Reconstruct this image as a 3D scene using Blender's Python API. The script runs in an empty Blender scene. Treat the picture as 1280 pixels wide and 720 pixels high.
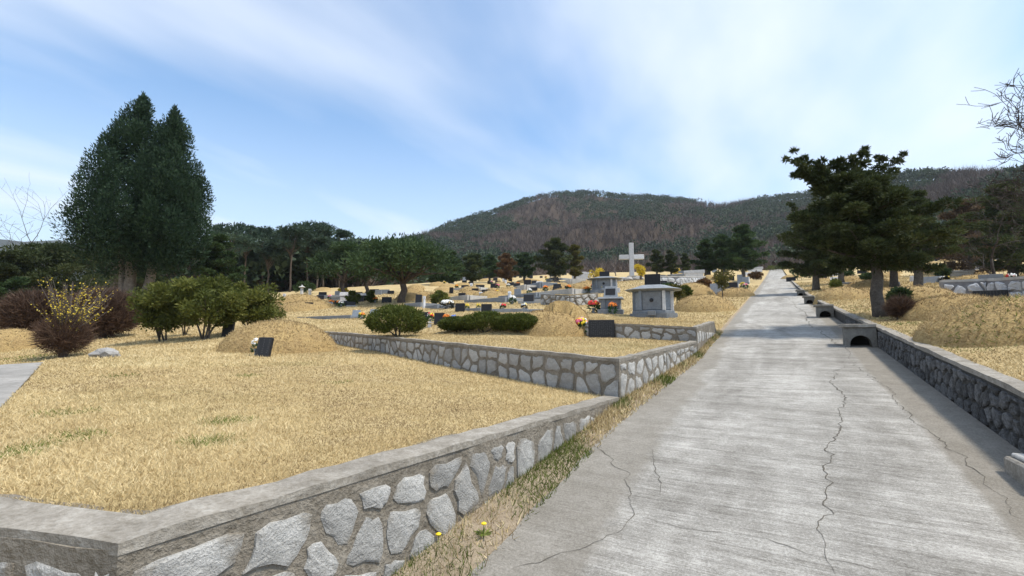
import bpy, bmesh, math, random
import numpy as np
from mathutils import Vector, noise as mnoise
R = math.radians
random.seed(11); rng = np.random.default_rng(11)
C = bpy.context.scene.collection
S = bpy.context.scene

# ------------------------------------------------------------------ camera, sky, sun, exposure
HAZE = .0002
FPX, HOR, CAMZ = 580.0, 415.0, 1.6            # focal length in photo pixels, horizon row, eye height
PITCH = math.atan((HOR - 360) / FPX)
YAW = R(29.84)                                # the road runs along +Y; the view is turned left of it
cd = bpy.data.cameras.new('camera'); cam = bpy.data.objects.new('camera', cd); C.objects.link(cam)
cam.location = (0, 0, CAMZ); cam.rotation_euler = (math.pi/2 + PITCH, 0, YAW)
cd.sensor_width = 36; cd.lens = 36*FPX/1280; cd.clip_start = 0.05; cd.clip_end = 8000
S.camera = cam

SUN_AZ, SUN_EL = R(80), R(61)                 # clockwise from +Y, elevation
w = bpy.data.worlds.new('World'); S.world = w; w.use_nodes = True
nt = w.node_tree; nt.nodes.clear()
def N(t, ty, **kw):
    n = t.nodes.new(ty)
    for k, v in kw.items():
        if k.startswith('i_'): n.inputs[int(k[2:])].default_value = v
        else: setattr(n, k, v)
    return n
def ramp(t, stops, interp='LINEAR'):
    n = t.nodes.new('ShaderNodeValToRGB'); cr = n.color_ramp; cr.interpolation = interp
    while len(cr.elements) < len(stops): cr.elements.new(0.5)
    for e, (p, c) in zip(cr.elements, stops):
        e.position = p; e.color = (c, c, c, 1) if isinstance(c, (int, float)) else (*c, 1)
    return n
L = nt.links.new
sky = N(nt, 'ShaderNodeTexSky', sky_type='NISHITA', sun_disc=False, sun_elevation=SUN_EL, sun_rotation=SUN_AZ,
        altitude=60, air_density=1.0, dust_density=1.6, ozone_density=1.4)
tc = N(nt, 'ShaderNodeTexCoord'); sep = N(nt, 'ShaderNodeSeparateXYZ'); L(tc.outputs['Generated'], sep.inputs[0])
zz = N(nt, 'ShaderNodeMath', operation='MAXIMUM'); L(sep.outputs[2], zz.inputs[0]); zz.inputs[1].default_value = 0.0
za = N(nt, 'ShaderNodeMath', operation='ADD'); L(zz.outputs[0], za.inputs[0]); za.inputs[1].default_value = 0.16
dx = N(nt, 'ShaderNodeMath', operation='DIVIDE'); L(sep.outputs[0], dx.inputs[0]); L(za.outputs[0], dx.inputs[1])
dy = N(nt, 'ShaderNodeMath', operation='DIVIDE'); L(sep.outputs[1], dy.inputs[0]); L(za.outputs[0], dy.inputs[1])
cmb = N(nt, 'ShaderNodeCombineXYZ'); L(dx.outputs[0], cmb.inputs[0]); L(dy.outputs[0], cmb.inputs[1])
mp = N(nt, 'ShaderNodeMapping'); L(cmb.outputs[0], mp.inputs[0])
mp.inputs['Rotation'].default_value = (0, 0, R(38)); mp.inputs['Scale'].default_value = (0.80, 0.24, 1); mp.inputs['Location'].default_value = (3.1, 0.4, 0)
n1 = N(nt, 'ShaderNodeTexNoise'); L(mp.outputs[0], n1.inputs['Vector'])
n1.inputs['Scale'].default_value = 1.15; n1.inputs['Detail'].default_value = 6; n1.inputs['Roughness'].default_value = 0.48; n1.inputs['Distortion'].default_value = 0.35
r1 = ramp(nt, [(0.37, 0.0), (0.68, 0.82)], 'EASE'); L(n1.outputs['Fac'], r1.inputs[0])
hz = N(nt, 'ShaderNodeMapRange', interpolation_type='SMOOTHSTEP'); L(sep.outputs[2], hz.inputs[0])
for k, v in enumerate((0.0, 0.50, 0.60, 0.0), 1): hz.inputs[k].default_value = v
mx0 = N(nt, 'ShaderNodeMath', operation='MAXIMUM'); L(r1.outputs[0], mx0.inputs[0]); L(hz.outputs[0], mx0.inputs[1])
tint = N(nt, 'ShaderNodeMixRGB', blend_type='MULTIPLY', i_0=1.0); L(sky.outputs[0], tint.inputs[1]); tint.inputs[2].default_value = (1.00, 1.31, 1.44, 1)
mixc = N(nt, 'ShaderNodeMixRGB'); L(mx0.outputs[0], mixc.inputs[0]); L(tint.outputs[0], mixc.inputs[1]); mixc.inputs[2].default_value = (6.2, 6.55, 7.1, 1)
bg = N(nt, 'ShaderNodeBackground'); L(mixc.outputs[0], bg.inputs[0]); bg.inputs[1].default_value = 0.13
wo = N(nt, 'ShaderNodeOutputWorld'); L(bg.outputs[0], wo.inputs[0])
sd = bpy.data.lights.new('sun', 'SUN'); sun = bpy.data.objects.new('sun', sd); C.objects.link(sun)
sd.energy = 3.5; sd.angle = R(8); sd.color = (1.0, 0.91, 0.77)
tosun = Vector((math.sin(SUN_AZ)*math.cos(SUN_EL), math.cos(SUN_AZ)*math.cos(SUN_EL), math.sin(SUN_EL)))
sun.rotation_euler = tosun.to_track_quat('Z', 'Y').to_euler(); sun.location = (20, 20, 60)
S.view_settings.view_transform = 'Standard'; S.view_settings.look = 'None'
S.view_settings.exposure = 0.46; S.view_settings.gamma = 1
S.cycles.max_bounces = 6; S.cycles.transparent_max_bounces = 8
S.render.film_transparent = False

# ------------------------------------------------------------------ camera maths (to find where a thing seen in the photo stands on the ground)
cp, sp = math.cos(PITCH), math.sin(PITCH); cy, sy = math.cos(YAW), math.sin(YAW)
def ray(px, py):
    a, b, c = px - 640, FPX, 360 - py
    b, c = b*cp - c*sp, b*sp + c*cp
    return np.array([a*cy - b*sy, a*sy + b*cy, c]) / FPX       # times view depth
def depth(p):
    x, y, z = p[0], p[1], p[2] - CAMZ
    fy = -x*sy*-1*0 + (-x*sy + y*cy)
    fy = (x*(-sy) + y*cy)
    return fy*cp + z*sp

# ------------------------------------------------------------------ ground shape
def sm(a, b, x): t = np.clip((np.asarray(x, float) - a)/(b - a), 0, 1); return t*t*(3 - 2*t)
def zr(y):                                                       # the road's long profile
    y = np.asarray(y, float); yy = np.where(y < 122, y, 122 + (y - 122)*0.55)
    return 0.1156*yy + 0.00012*np.clip(yy, 0, 130)**2
WLY, WLX = [-8, 0.75, 5.9, 9.8, 13, 30, 122, 160], [-2.1, -1.93, -1.80, -1.42, -1.42, -1.42, -1.35, -1.35]
def wl(y): return np.interp(y, WLY, WLX)
def roadL(y): return np.interp(y, [-8, 2, 5, 9, 13, 30, 122, 160], [-1.52, -1.55, -1.62, -1.36, -1.36, -1.38, -1.3, -1.3])
def roadR(y): return np.interp(y, [-8, 5, 11, 28, 122, 160], [1.66, 1.66, 1.62, 1.3, 1.25, 1.25])
def hw(y): return np.interp(y, [-8, 0, 5.4, 7, 12.8, 21.8, 40, 70], [.54, .52, .49, .46, .33, .2, .12, .03])
def L2(x): return 5.9 + 0.38*(-1.80 - x)
def L3(x): return 9.8 + 0.38*(-1.42 - x)
def z1(x, y): dx_ = -1.85 - x; return 0.82 + 0.03*dx_ + (y - 3)*(-.025 + .0055*np.clip(dx_, 0, 7.2))
def z2(x, y): return 1.24 + 0.018*(-1.8 - x) + 0.045*(y - 6)
def z3(x, y): return 1.68 + 0.03*(-1.4 - x) + 0.06*(y - 9.8)
def yfront(x): x = np.asarray(x, float); return np.maximum(0.75 + 0.36*(x + 1.93), 1.33 + 0.32*(-5.8 - x))
def lump(x, y): return 0.05*np.sin(x*.9 + 1.3*np.sin(y*.5))*np.sin(y*.7 + .8*np.sin(x*.6))
def gl(x, y):
    d = np.asarray(wl(y)) - x
    e = sm(0.2, 9, d)*(0.36 + 0.75*sm(18, 42, y)) + 0.05*np.clip(-24 - x, 0, 26)
    return zr(y) + e + lump(x, y)*sm(1, 6, d)
def GL(x, y, k=None):                                            # left of the road; k picks a terrace, None finds it
    x = np.asarray(x, float); y = np.asarray(y, float); g = gl(x, y); wgt = sm(-10.5, -16, x)
    if k is None: k = np.where(y < yfront(x), 0, np.where(y < L2(x), 1, np.where(y < L3(x), 2, 3)))
    k = np.asarray(k)
    a1 = z1(x, y); a0 = np.where(True, zr(y) - .06, 0)*(1 - sm(-2.5, -3.3, x)) + (a1 - .05)*sm(-2.5, -3.3, x)
    a3 = z3(x, y); w3 = sm(2.5, 8, y - L3(x)); a3 = a3*(1 - w3) + g*w3; dd_ = np.asarray(wl(y)) - x; a3 = a3 + (zr(y) + .01 - a3)*(1 - sm(-.05, 1.5, dd_))*sm(12.5, 13.1, y)
    b2 = z2(x, y); q = sm(-2.2, 0, y - L3(x))*sm(-4.9, -6.2, x); b2 = b2 + (z3(x, L3(x)) - z2(x, L3(x)))*q
    t = np.where(k == 0, a0, np.where(k == 1, a1, np.where(k == 2, b2, a3)))
    return t*(1 - wgt) + g*wgt
def GR(x, y):
    x = np.asarray(x, float); d = x - 1.7
    return zr(y) + hw(y) + 0.03*np.clip(d, 0, 6) - 0.03*np.clip(d - 8, 0, 8) + .10*np.clip(d - .3, 0, 5)*(1 - sm(8, 14, y)) + lump(x, y)*1.4*sm(.3, 3, d)
def G(x, y):
    x = np.asarray(x, float); y = np.asarray(y, float)
    return np.where(x < wl(y), GL(x, y), np.where(x > roadR(y), GR(x, y), zr(y)))
def hit(px, py, dmin=2.0):
    d = ray(px, py); ts = np.geomspace(dmin, 400, 5000); P = d[None]*ts[:, None]; P[:, 2] += CAMZ
    e = P[:, 2] - G(P[:, 0], P[:, 1]); i = int(np.argmax(e < 0))
    if e[i] >= 0: k = ts < 120; i = int(np.argmin(np.where(k & (ts > 20), e/ts, 9)))
    p = P[i]; p[2] = float(G(p[0], p[1])); return p
def atd(px, Z):                                                  # ground point in column px at view depth Z
    py = HOR
    for _ in range(12):
        d = ray(px, py)*Z; g = float(G(d[0], d[1])); py += (d[2] + CAMZ - g)*FPX/Z
    return Vector((d[0], d[1], g))
def topz(px, py, Z): return float(ray(px, py)[2]*Z + CAMZ)

# ------------------------------------------------------------------ mesh helpers
def fast_mesh(name, V, k, mats, attr=None, smooth=False, faces=None):
    V = np.ascontiguousarray(V, dtype=np.float32); me = bpy.data.meshes.new(name)
    nv = len(V); idx = (np.arange(nv, dtype=np.int32) if faces is None else np.ascontiguousarray(faces, dtype=np.int32).ravel()); nf = len(idx)//k
    me.vertices.add(nv); me.vertices.foreach_set('co', V.ravel()); me.loops.add(len(idx)); me.loops.foreach_set('vertex_index', idx)
    me.polygons.add(nf); me.polygons.foreach_set('loop_start', np.arange(0, nf*k, k, dtype=np.int32))
    if smooth: me.polygons.foreach_set('use_smooth', np.ones(nf, dtype=bool))
    me.update(calc_edges=True)
    if attr is not None:
        a = me.attributes.new('rnd', 'FLOAT', 'POINT'); a.data.foreach_set('value', np.ascontiguousarray(attr, dtype=np.float32))
    for m in (mats if isinstance(mats, (list, tuple)) else [mats]): me.materials.append(m)
    return me
def link(name, me, parent=None):
    o = bpy.data.objects.new(name, me); C.objects.link(o)
    if parent is not None: o.parent = parent
    return o
def tag(o, label, cat, group=None):
    o['label'] = label; o['category'] = cat
    if group: o['group'] = group
    return o
def kind(o, k): o['kind'] = k; return o
def thing(name, loc, rz, label, cat, group=None):
    o = bpy.data.objects.new(name, None); C.objects.link(o); o.location = loc; o.rotation_euler = (0, 0, rz); o.empty_display_size = .2
    return tag(o, label, cat, group)
def copy_tree(o, loc, rz, label, group=None, scale=None):
    c = o.copy(); C.objects.link(c); c.location = loc; c.rotation_euler = (0, 0, rz); c['label'] = label
    if group: c['group'] = group
    if scale: c.scale = scale if isinstance(scale, (tuple, list)) else (scale,)*3
    for ch in o.children:
        d = ch.copy(); C.objects.link(d); d.parent = c
        for g in ch.children: e = g.copy(); C.objects.link(e); e.parent = d
    return c
class MB:
    def __init__(s): s.v = []; s.f = []
    def add(s, vs, fs): b = len(s.v); s.v += [tuple(v) for v in vs]; s.f += [tuple(i + b for i in f) for f in fs]; return s
    def box(s, x0, x1, y0, y1, z0, z1, tx=0, ty=0):              # tx, ty: taper at the top
        return s.add([(x0,y0,z0),(x1,y0,z0),(x1,y1,z0),(x0,y1,z0),(x0+tx,y0+ty,z1),(x1-tx,y0+ty,z1),(x1-tx,y1-ty,z1),(x0+tx,y1-ty,z1)],
              [(3,2,1,0),(4,5,6,7),(0,1,5,4),(1,2,6,5),(2,3,7,6),(3,0,4,7)])
    def prism(s, poly, z0, z1, poly2=None):
        n = len(poly); q = poly2 or poly
        return s.add([(x,y,z0) for x,y in poly] + [(x,y,z1) for x,y in q], [tuple(range(n))[::-1], tuple(range(n,2*n))] + [(i,(i+1)%n,n+(i+1)%n,n+i) for i in range(n)])
    def tube(s, pts, rad, n=6):
        pts = [Vector(p) for p in pts]; rings = []; prev = None
        for i, p in enumerate(pts):
            t = (pts[min(i+1,len(pts)-1)] - pts[max(i-1,0)]).normalized()
            a = prev if prev is not None else (Vector((1,0,0)) if abs(t.x) < .8 else Vector((0,1,0)))
            u = (a - t*a.dot(t)).normalized(); prev = u; v = t.cross(u); r = rad[i]
            rings += [p + (u*math.cos(2*math.pi*k/n) + v*math.sin(2*math.pi*k/n))*r for k in range(n)]
        m = len(pts)
        return s.add(rings, [(i*n+k, i*n+(k+1)%n, (i+1)*n+(k+1)%n, (i+1)*n+k) for i in range(m-1) for k in range(n)] + [tuple(range(n))[::-1], tuple(range((m-1)*n, m*n))])
    def lathe(s, prof, n=12, c=(0,0,0)):
        v = [(c[0]+r*math.cos(2*math.pi*k/n), c[1]+r*math.sin(2*math.pi*k/n), c[2]+z) for r,z in prof for k in range(n)]; m = len(prof)
        return s.add(v, [(i*n+k, i*n+(k+1)%n, (i+1)*n+(k+1)%n, (i+1)*n+k) for i in range(m-1) for k in range(n)] + [tuple(range(n))[::-1], tuple(range((m-1)*n,m*n))])
    def build(s, name, mat, parent=None, bevel=0, smooth=False):
        me = bpy.data.meshes.new(name); me.from_pydata(s.v, [], s.f); me.materials.append(mat)
        if bevel:
            bm = bmesh.new(); bm.from_mesh(me); bmesh.ops.bevel(bm, geom=list(bm.edges), offset=bevel, segments=1, affect='EDGES', profile=.6); bm.to_mesh(me); bm.free()
        if smooth: me.polygons.foreach_set('use_smooth', np.ones(len(me.polygons), dtype=bool))
        me.update(); return link(name, me, parent)

# ------------------------------------------------------------------ materials
def newmat(name, rough=.85, spec=.25):
    m = bpy.data.materials.new(name); m.use_nodes = True; t = m.node_tree; b = t.nodes['Principled BSDF']
    b.inputs['Roughness'].default_value = rough; b.inputs['Specular IOR Level'].default_value = spec; return m, t, b
def coords(t, scale=(1,1,1), which='Object', rot=(0,0,0)):
    a = N(t, 'ShaderNodeTexCoord'); m = N(t, 'ShaderNodeMapping'); t.links.new(a.outputs[which], m.inputs[0])
    m.inputs['Scale'].default_value = scale; m.inputs['Rotation'].default_value = rot; return m.outputs[0]
def noise(t, vec, scale, detail=5, rough=.6, dist=0):
    n = N(t, 'ShaderNodeTexNoise'); t.links.new(vec, n.inputs['Vector'])
    n.inputs['Scale'].default_value = scale; n.inputs['Detail'].default_value = detail; n.inputs['Roughness'].default_value = rough; n.inputs['Distortion'].default_value = dist; return n.outputs['Fac']
def mix(t, fac, a, b, mode='MIX'):
    n = N(t, 'ShaderNodeMixRGB', blend_type=mode)
    for i, v in enumerate((fac, a, b)):
        if isinstance(v, (tuple, list)): n.inputs[i].default_value = (*v, 1)
        elif isinstance(v, (int, float)): n.inputs[i].default_value = v
        else: t.links.new(v, n.inputs[i])
    return n.outputs[0]
def rmp(t, src, stops, interp='LINEAR'): r = ramp(t, stops, interp); t.links.new(src, r.inputs[0]); return r.outputs[0]
def bump(t, b, h, strength=.5, dist=.02):
    n = N(t, 'ShaderNodeBump'); n.inputs['Strength'].default_value = strength; n.inputs['Distance'].default_value = dist
    t.links.new(h, n.inputs['Height']); t.links.new(n.outputs[0], b.inputs['Normal'])
def stone_mat(name, c0, c1, c2, scale=14, strength=.6, dist=.012, rough=.85, per_obj=.25):
    m, t, b = newmat(name, rough); v = coords(t)
    a = noise(t, v, scale, 6, .65); f = noise(t, v, scale*5, 3, .7); s = noise(t, v, scale*.22, 3)
    col = rmp(t, a, [(.3, c0), (.52, c1), (.72, c2)]); col = mix(t, .35, col, rmp(t, f, [(.35, c0), (.65, c2)]))
    col = mix(t, rmp(t, s, [(.45, 0.), (.7, .45)]), col, tuple(k*.62 for k in c0))
    if per_obj:
        oi = N(t, 'ShaderNodeObjectInfo'); col = mix(t, 1., col, rmp(t, oi.outputs['Random'], [(0, 1 - per_obj), (1, 1 + per_obj*.4)]), 'MULTIPLY')
    t.links.new(col, b.inputs['Base Color']); bump(t, b, mix(t, .5, a, f), strength, dist); return m
M_STONE = stone_mat('granite_rubble', (.29,.285,.272), (.47,.463,.445), (.66,.65,.635), 18, 1.0, .03, per_obj=.35)
def smear(m, col, lo, hi):
    t = m.node_tree; b = t.nodes['Principled BSDF']; src = b.inputs['Base Color'].links[0].from_socket; v = coords(t); ln_ = N(t, 'ShaderNodeVectorMath', operation='LENGTH'); t.links.new(v, ln_.inputs[0])
    nz = noise(t, v, 11, 5, .7, .4); ad = N(t, 'ShaderNodeMath', operation='MULTIPLY_ADD'); t.links.new(nz, ad.inputs[0]); ad.inputs[1].default_value = .26; t.links.new(ln_.outputs['Value'], ad.inputs[2])
    mr = N(t, 'ShaderNodeMapRange'); t.links.new(ad.outputs[0], mr.inputs[0]); mr.inputs[1].default_value = lo; mr.inputs[2].default_value = hi
    t.links.new(mix(t, mr.outputs[0], src, mix(t, nz, tuple(c*.7 for c in col), tuple(c*1.35 for c in col))), b.inputs['Base Color']); return m
smear(M_STONE, (.22,.195,.16), .245, .335)
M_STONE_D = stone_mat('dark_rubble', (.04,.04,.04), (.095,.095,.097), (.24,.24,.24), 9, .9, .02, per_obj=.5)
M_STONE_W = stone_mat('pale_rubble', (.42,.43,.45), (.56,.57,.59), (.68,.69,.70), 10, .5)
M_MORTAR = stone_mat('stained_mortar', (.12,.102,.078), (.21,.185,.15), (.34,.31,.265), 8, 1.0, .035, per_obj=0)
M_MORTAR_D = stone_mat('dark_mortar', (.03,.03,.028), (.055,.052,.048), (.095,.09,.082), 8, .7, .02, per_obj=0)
M_MORTAR_P = stone_mat('pale_mortar', (.16,.16,.17), (.22,.22,.23), (.3,.3,.31), 8, .5, per_obj=0)
M_COPE = stone_mat('weathered_coping', (.16,.14,.11), (.27,.245,.21), (.42,.395,.355), 9, .9, .02, per_obj=0)
M_COPE_R = stone_mat('light_coping', (.32,.31,.29), (.46,.45,.43), (.56,.55,.53), 5, .4, per_obj=0)
M_CONC_D = stone_mat('damp_concrete', (.10,.095,.085), (.17,.165,.15), (.25,.24,.22), 6, .5, per_obj=0)
M_GRANITE = stone_mat('grey_granite', (.16,.18,.205), (.225,.245,.27), (.30,.32,.345), 30, .15, .003, .55)
M_GRANITE_B = stone_mat('blue_granite', (.15,.18,.22), (.21,.24,.28), (.28,.31,.35), 30, .15, .003, .5)
M_WHITE = stone_mat('white_granite', (.52,.52,.53), (.62,.62,.63), (.70,.70,.71), 22, .2, .003, .6)
M_BLACK = stone_mat('black_granite', (.012,.012,.014), (.02,.02,.022), (.034,.034,.036), 60, .05, .001, .42)
M_ETCH = newmat('etched_letters', .8)[0]; M_ETCH.node_tree.nodes['Principled BSDF'].inputs['Base Color'].default_value = (.10,.10,.10,1)
M_HOLE_SHADE = newmat('drain_painted_shade', .95)[0]; M_HOLE_SHADE.node_tree.nodes['Principled BSDF'].inputs['Base Color'].default_value = (.02,.019,.017,1)  # near-black colour painted in for the shade inside the drain hole
M_BARK = stone_mat('bark', (.04,.034,.028), (.095,.08,.066), (.20,.175,.15), 9, 1.0, .03)
M_BARK_P = stone_mat('pale_bark', (.11,.09,.07), (.22,.19,.16), (.36,.32,.28), 9, 1.0, .03)
M_BARK_R = stone_mat('red_pine_bark', (.055,.042,.032), (.105,.08,.062), (.18,.14,.11), 9, 1.0, .03)
M_TWIG = stone_mat('grey_twig', (.08,.065,.06), (.13,.11,.10), (.19,.165,.155), 9, .3)
M_DARKTWIG = stone_mat('dark_twig', (.035,.028,.024), (.06,.048,.042), (.095,.078,.068), 9, .3)
M_ROCK = stone_mat('boulder', (.22,.21,.20), (.36,.35,.34), (.5,.49,.48), 8, 1.0, .03)

def leaf_mat(name, stops, trans=.25, rough=.65):
    m, t, b = newmat(name, rough, .2); a = N(t, 'ShaderNodeAttribute', attribute_name='rnd')
    col = rmp(t, a.outputs['Fac'], stops); oi = N(t, 'ShaderNodeObjectInfo')
    col = mix(t, 1., col, rmp(t, oi.outputs['Random'], [(0, .85), (1, 1.12)]), 'MULTIPLY')
    t.links.new(col, b.inputs['Base Color'])
    tr = N(t, 'ShaderNodeBsdfTranslucent'); t.links.new(col, tr.inputs[0]); ms = N(t, 'ShaderNodeMixShader', i_0=trans)
    t.links.new(b.outputs[0], ms.inputs[1]); t.links.new(tr.outputs[0], ms.inputs[2]); t.links.new(ms.outputs[0], t.nodes['Material Output'].inputs[0]); return m
F_CYP = leaf_mat('cypress_foliage', [(0,(.014,.032,.018)), (.5,(.028,.056,.029)), (1,(.054,.090,.042))])
F_JUN = leaf_mat('juniper_foliage', [(0,(.028,.042,.016)), (.5,(.056,.074,.027)), (1,(.105,.118,.042))])
F_PINE = leaf_mat('pine_foliage', [(0,(.026,.048,.020)), (.5,(.048,.082,.030)), (1,(.084,.122,.044))])
F_PINE_B = leaf_mat('far_pine_foliage', [(0,(.030,.052,.034)), (.5,(.046,.076,.048)), (1,(.072,.104,.062))])
F_SHRUB = leaf_mat('shrub_foliage', [(0,(.055,.070,.016)), (.5,(.110,.128,.028)), (1,(.19,.19,.045))], .35)
F_BOX = leaf_mat('clipped_foliage', [(0,(.042,.060,.012)), (.5,(.080,.100,.020)), (1,(.140,.150,.032))], .35)
F_OLIVE = leaf_mat('olive_foliage', [(0,(.060,.060,.016)), (.5,(.110,.105,.026)), (1,(.18,.155,.04))])
F_RED = leaf_mat('reddish_foliage', [(0,(.07,.045,.022)), (.5,(.13,.075,.035)), (1,(.20,.10,.045))])
F_BROWN = leaf_mat('brown_twigs', [(0,(.050,.030,.022)), (.5,(.095,.058,.042)), (1,(.15,.10,.07))])
F_BROWN2 = leaf_mat('withered_leaves', [(0,(.075,.05,.03)), (.5,(.13,.09,.055)), (1,(.2,.15,.09))])
F_YEL = leaf_mat('forsythia_flowers', [(0,(.50,.36,.03)), (.5,(.68,.52,.05)), (1,(.80,.68,.14))])
F_STRAW = leaf_mat('straw_blades', [(0,(.19,.135,.07)), (.18,(.30,.225,.118)), (.5,(.465,.362,.19)), (.8,(.575,.465,.262)), (1,(.66,.56,.35))], .2, .8)
F_MOUND = leaf_mat('mound_blades', [(0,(.17,.12,.065)), (.3,(.31,.225,.115)), (.6,(.41,.31,.16)), (1,(.54,.42,.24))], .2, .8)
F_GREEN = leaf_mat('green_weed', [(0,(.08,.105,.022)), (.5,(.14,.18,.035)), (1,(.24,.27,.08))], .3, .7)
F_FARG = leaf_mat('hill_evergreens', [(0,(.024,.042,.026)), (.5,(.044,.070,.038)), (1,(.078,.108,.052))], .15)
F_FARB = leaf_mat('hill_bare_trees', [(0,(.050,.037,.032)), (.5,(.080,.060,.050)), (1,(.120,.090,.075))], .1)

def ground_mat():
    m, t, b = newmat('dry_turf', .95, .1); v = coords(t)
    a = noise(t, v, 1.1, 6, .65); f = noise(t, v, 26, 4, .75); g = noise(t, v, .33, 3, .5, .5); h = noise(t, v, 5, 4, .7)
    col = rmp(t, f, [(.28,(.27,.20,.105)), (.5,(.46,.36,.195)), (.72,(.58,.475,.27))])
    col = mix(t, rmp(t, a, [(.42, 0.), (.68, .6)]), col, (.30,.205,.09)); col = mix(t, rmp(t, h, [(.5, 0.), (.75, .5)]), col, (.60,.47,.25))
    col = mix(t, rmp(t, g, [(.60, 0.), (.72, .35)]), col, (.17,.17,.05))
    t.links.new(col, b.inputs['Base Color']); bump(t, b, mix(t, .5, f, h), .9, .05); return m
M_TURF = ground_mat()
def litter_mat():
    m, t, b = newmat('leaf_litter', .95, .1); v = coords(t); a = noise(t, v, .12, 6, .7); f = noise(t, v, 2.5, 4, .7)
    col = rmp(t, f, [(.3,(.040,.029,.022)), (.55,(.066,.048,.035)), (.75,(.105,.077,.056))]); col = mix(t, rmp(t, a, [(.45, 0.), (.65, .5)]), col, (.10,.075,.06))
    t.links.new(col, b.inputs['Base Color']); bump(t, b, f, 1, .3); return m
M_LITTER = litter_mat()
def soil_mat():
    m, t, b = newmat('sandy_soil', .95, .1); v = coords(t); a = noise(t, v, 3, 5, .7); f = noise(t, v, 60, 3, .8)
    col = rmp(t, a, [(.3,(.19,.145,.095)), (.55,(.33,.265,.19)), (.75,(.42,.35,.265))]); col = mix(t, .3, col, rmp(t, f, [(.35,(.14,.11,.08)), (.65,(.48,.41,.32))]))
    t.links.new(col, b.inputs['Base Color']); bump(t, b, mix(t, .5, a, f), 1, .03); return m
M_SOIL = soil_mat()
def road_mat():
    m, t, b = newmat('brushed_concrete', .92, .15)
    band = noise(t, coords(t, (.35, 3.2, 1), rot=(0,0,R(3))), 1.5, 5, .7, .5); broom = noise(t, coords(t, (1.1, 30, 1), rot=(0,0,R(3))), 1.6, 5, .8, .5); broom2 = noise(t, coords(t, (3.0, 75, 1), rot=(0,0,R(2))), 1.4, 3, .8, .3)
    speck = noise(t, coords(t), 62, 4, .9); grit = noise(t, coords(t), 150, 2, .9); patch = noise(t, coords(t, (1.1, .42, 1)), 1.2, 7, .66, .8); big = noise(t, coords(t, (1.6, .10, 1)), .9, 3, .5); mid = noise(t, coords(t), 5.0, 7, .75)
    k = mix(t, .28, band, broom); k = mix(t, .45, k, patch); k = mix(t, .25, k, big); k = mix(t, .20, k, mid); k = mix(t, .30, k, speck); k = mix(t, .16, k, broom2)
    col = rmp(t, k, [(.41,(.125,.116,.102)), (.458,(.212,.20,.18)), (.505,(.32,.307,.283)), (.57,(.52,.503,.472))])
    col = mix(t, .5, col, rmp(t, grit, [(.38,.62),(.5,1.),(.64,1.25)]), 'MULTIPLY'); col = mix(t, .5, col, rmp(t, broom, [(.38,.72),(.5,1.),(.6,1.1)]), 'MULTIPLY')
    x = N(t, 'ShaderNodeSeparateXYZ'); t.links.new(coords(t), x.inputs[0]); wob = noise(t, coords(t, (1,.7,1)), 1.3, 6, .7)
    def edge(sign, at, wdt, wamp):
        q = N(t, 'ShaderNodeMath', operation='MULTIPLY_ADD'); t.links.new(x.outputs[0], q.inputs[0]); q.inputs[1].default_value = sign
        w2 = N(t, 'ShaderNodeMath', operation='MULTIPLY_ADD'); t.links.new(wob, w2.inputs[0]); w2.inputs[1].default_value = wamp; w2.inputs[2].default_value = -wamp/2
        t.links.new(w2.outputs[0], q.inputs[2]); r = N(t, 'ShaderNodeMapRange'); t.links.new(q.outputs[0], r.inputs[0])
        for i, vv in enumerate((at, at + wdt, 0, 1), 1): r.inputs[i].default_value = vv
        return r.outputs[0]
    trow = mix(t, .45, rmp(t, mid, [(.3,(.155,.14,.115)), (.55,(.225,.205,.175)), (.75,(.31,.285,.25))]), rmp(t, speck, [(.35,(.11,.098,.08)), (.65,(.34,.315,.275))]))
    eL = edge(-1, .98, .12, .6); eR = edge(1, 1.10, .06, .18)
    col = mix(t, rmp(t, eL, [(0,0.),(1,.7)]), col, trow); col = mix(t, rmp(t, eR, [(0,0.),(1,.88)]), col, trow)
    t.links.new(col, b.inputs['Base Color']); bump(t, b, mix(t, .45, mix(t, .5, broom, band), mix(t, .5, speck, grit)), 1.0, .02); return m
M_ROAD = road_mat()
M_CRACK = newmat('crack_dark_line', 1)[0]; M_CRACK.node_tree.nodes['Principled BSDF'].inputs['Base Color'].default_value = (.10,.09,.075,1)  # one even dark brown tone for the thin crack ribbons
def flat(name, c, rough=.6):
    m, t, b = newmat(name, rough, .3); v = coords(t); f = noise(t, v, 40, 3); t.links.new(mix(t, 1., c, rmp(t, f, [(.3,.75),(.7,1.1)]), 'MULTIPLY'), b.inputs['Base Color']); return m
P = {'yellow': flat('yellow_petals',(.85,.62,.03)), 'orange': flat('orange_petals',(.85,.24,.03)), 'red': flat('red_petals',(.65,.04,.05)), 'pink': flat('pink_petals',(.80,.18,.30)),
     'white': flat('white_petals',(.82,.82,.80)), 'blue': flat('blue_petals',(.12,.25,.75)), 'leaf': flat('artificial_leaves',(.035,.085,.03)), 'dark': flat('dark_leaves',(.03,.035,.03))}
M_VASE = M_GRANITE

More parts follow.
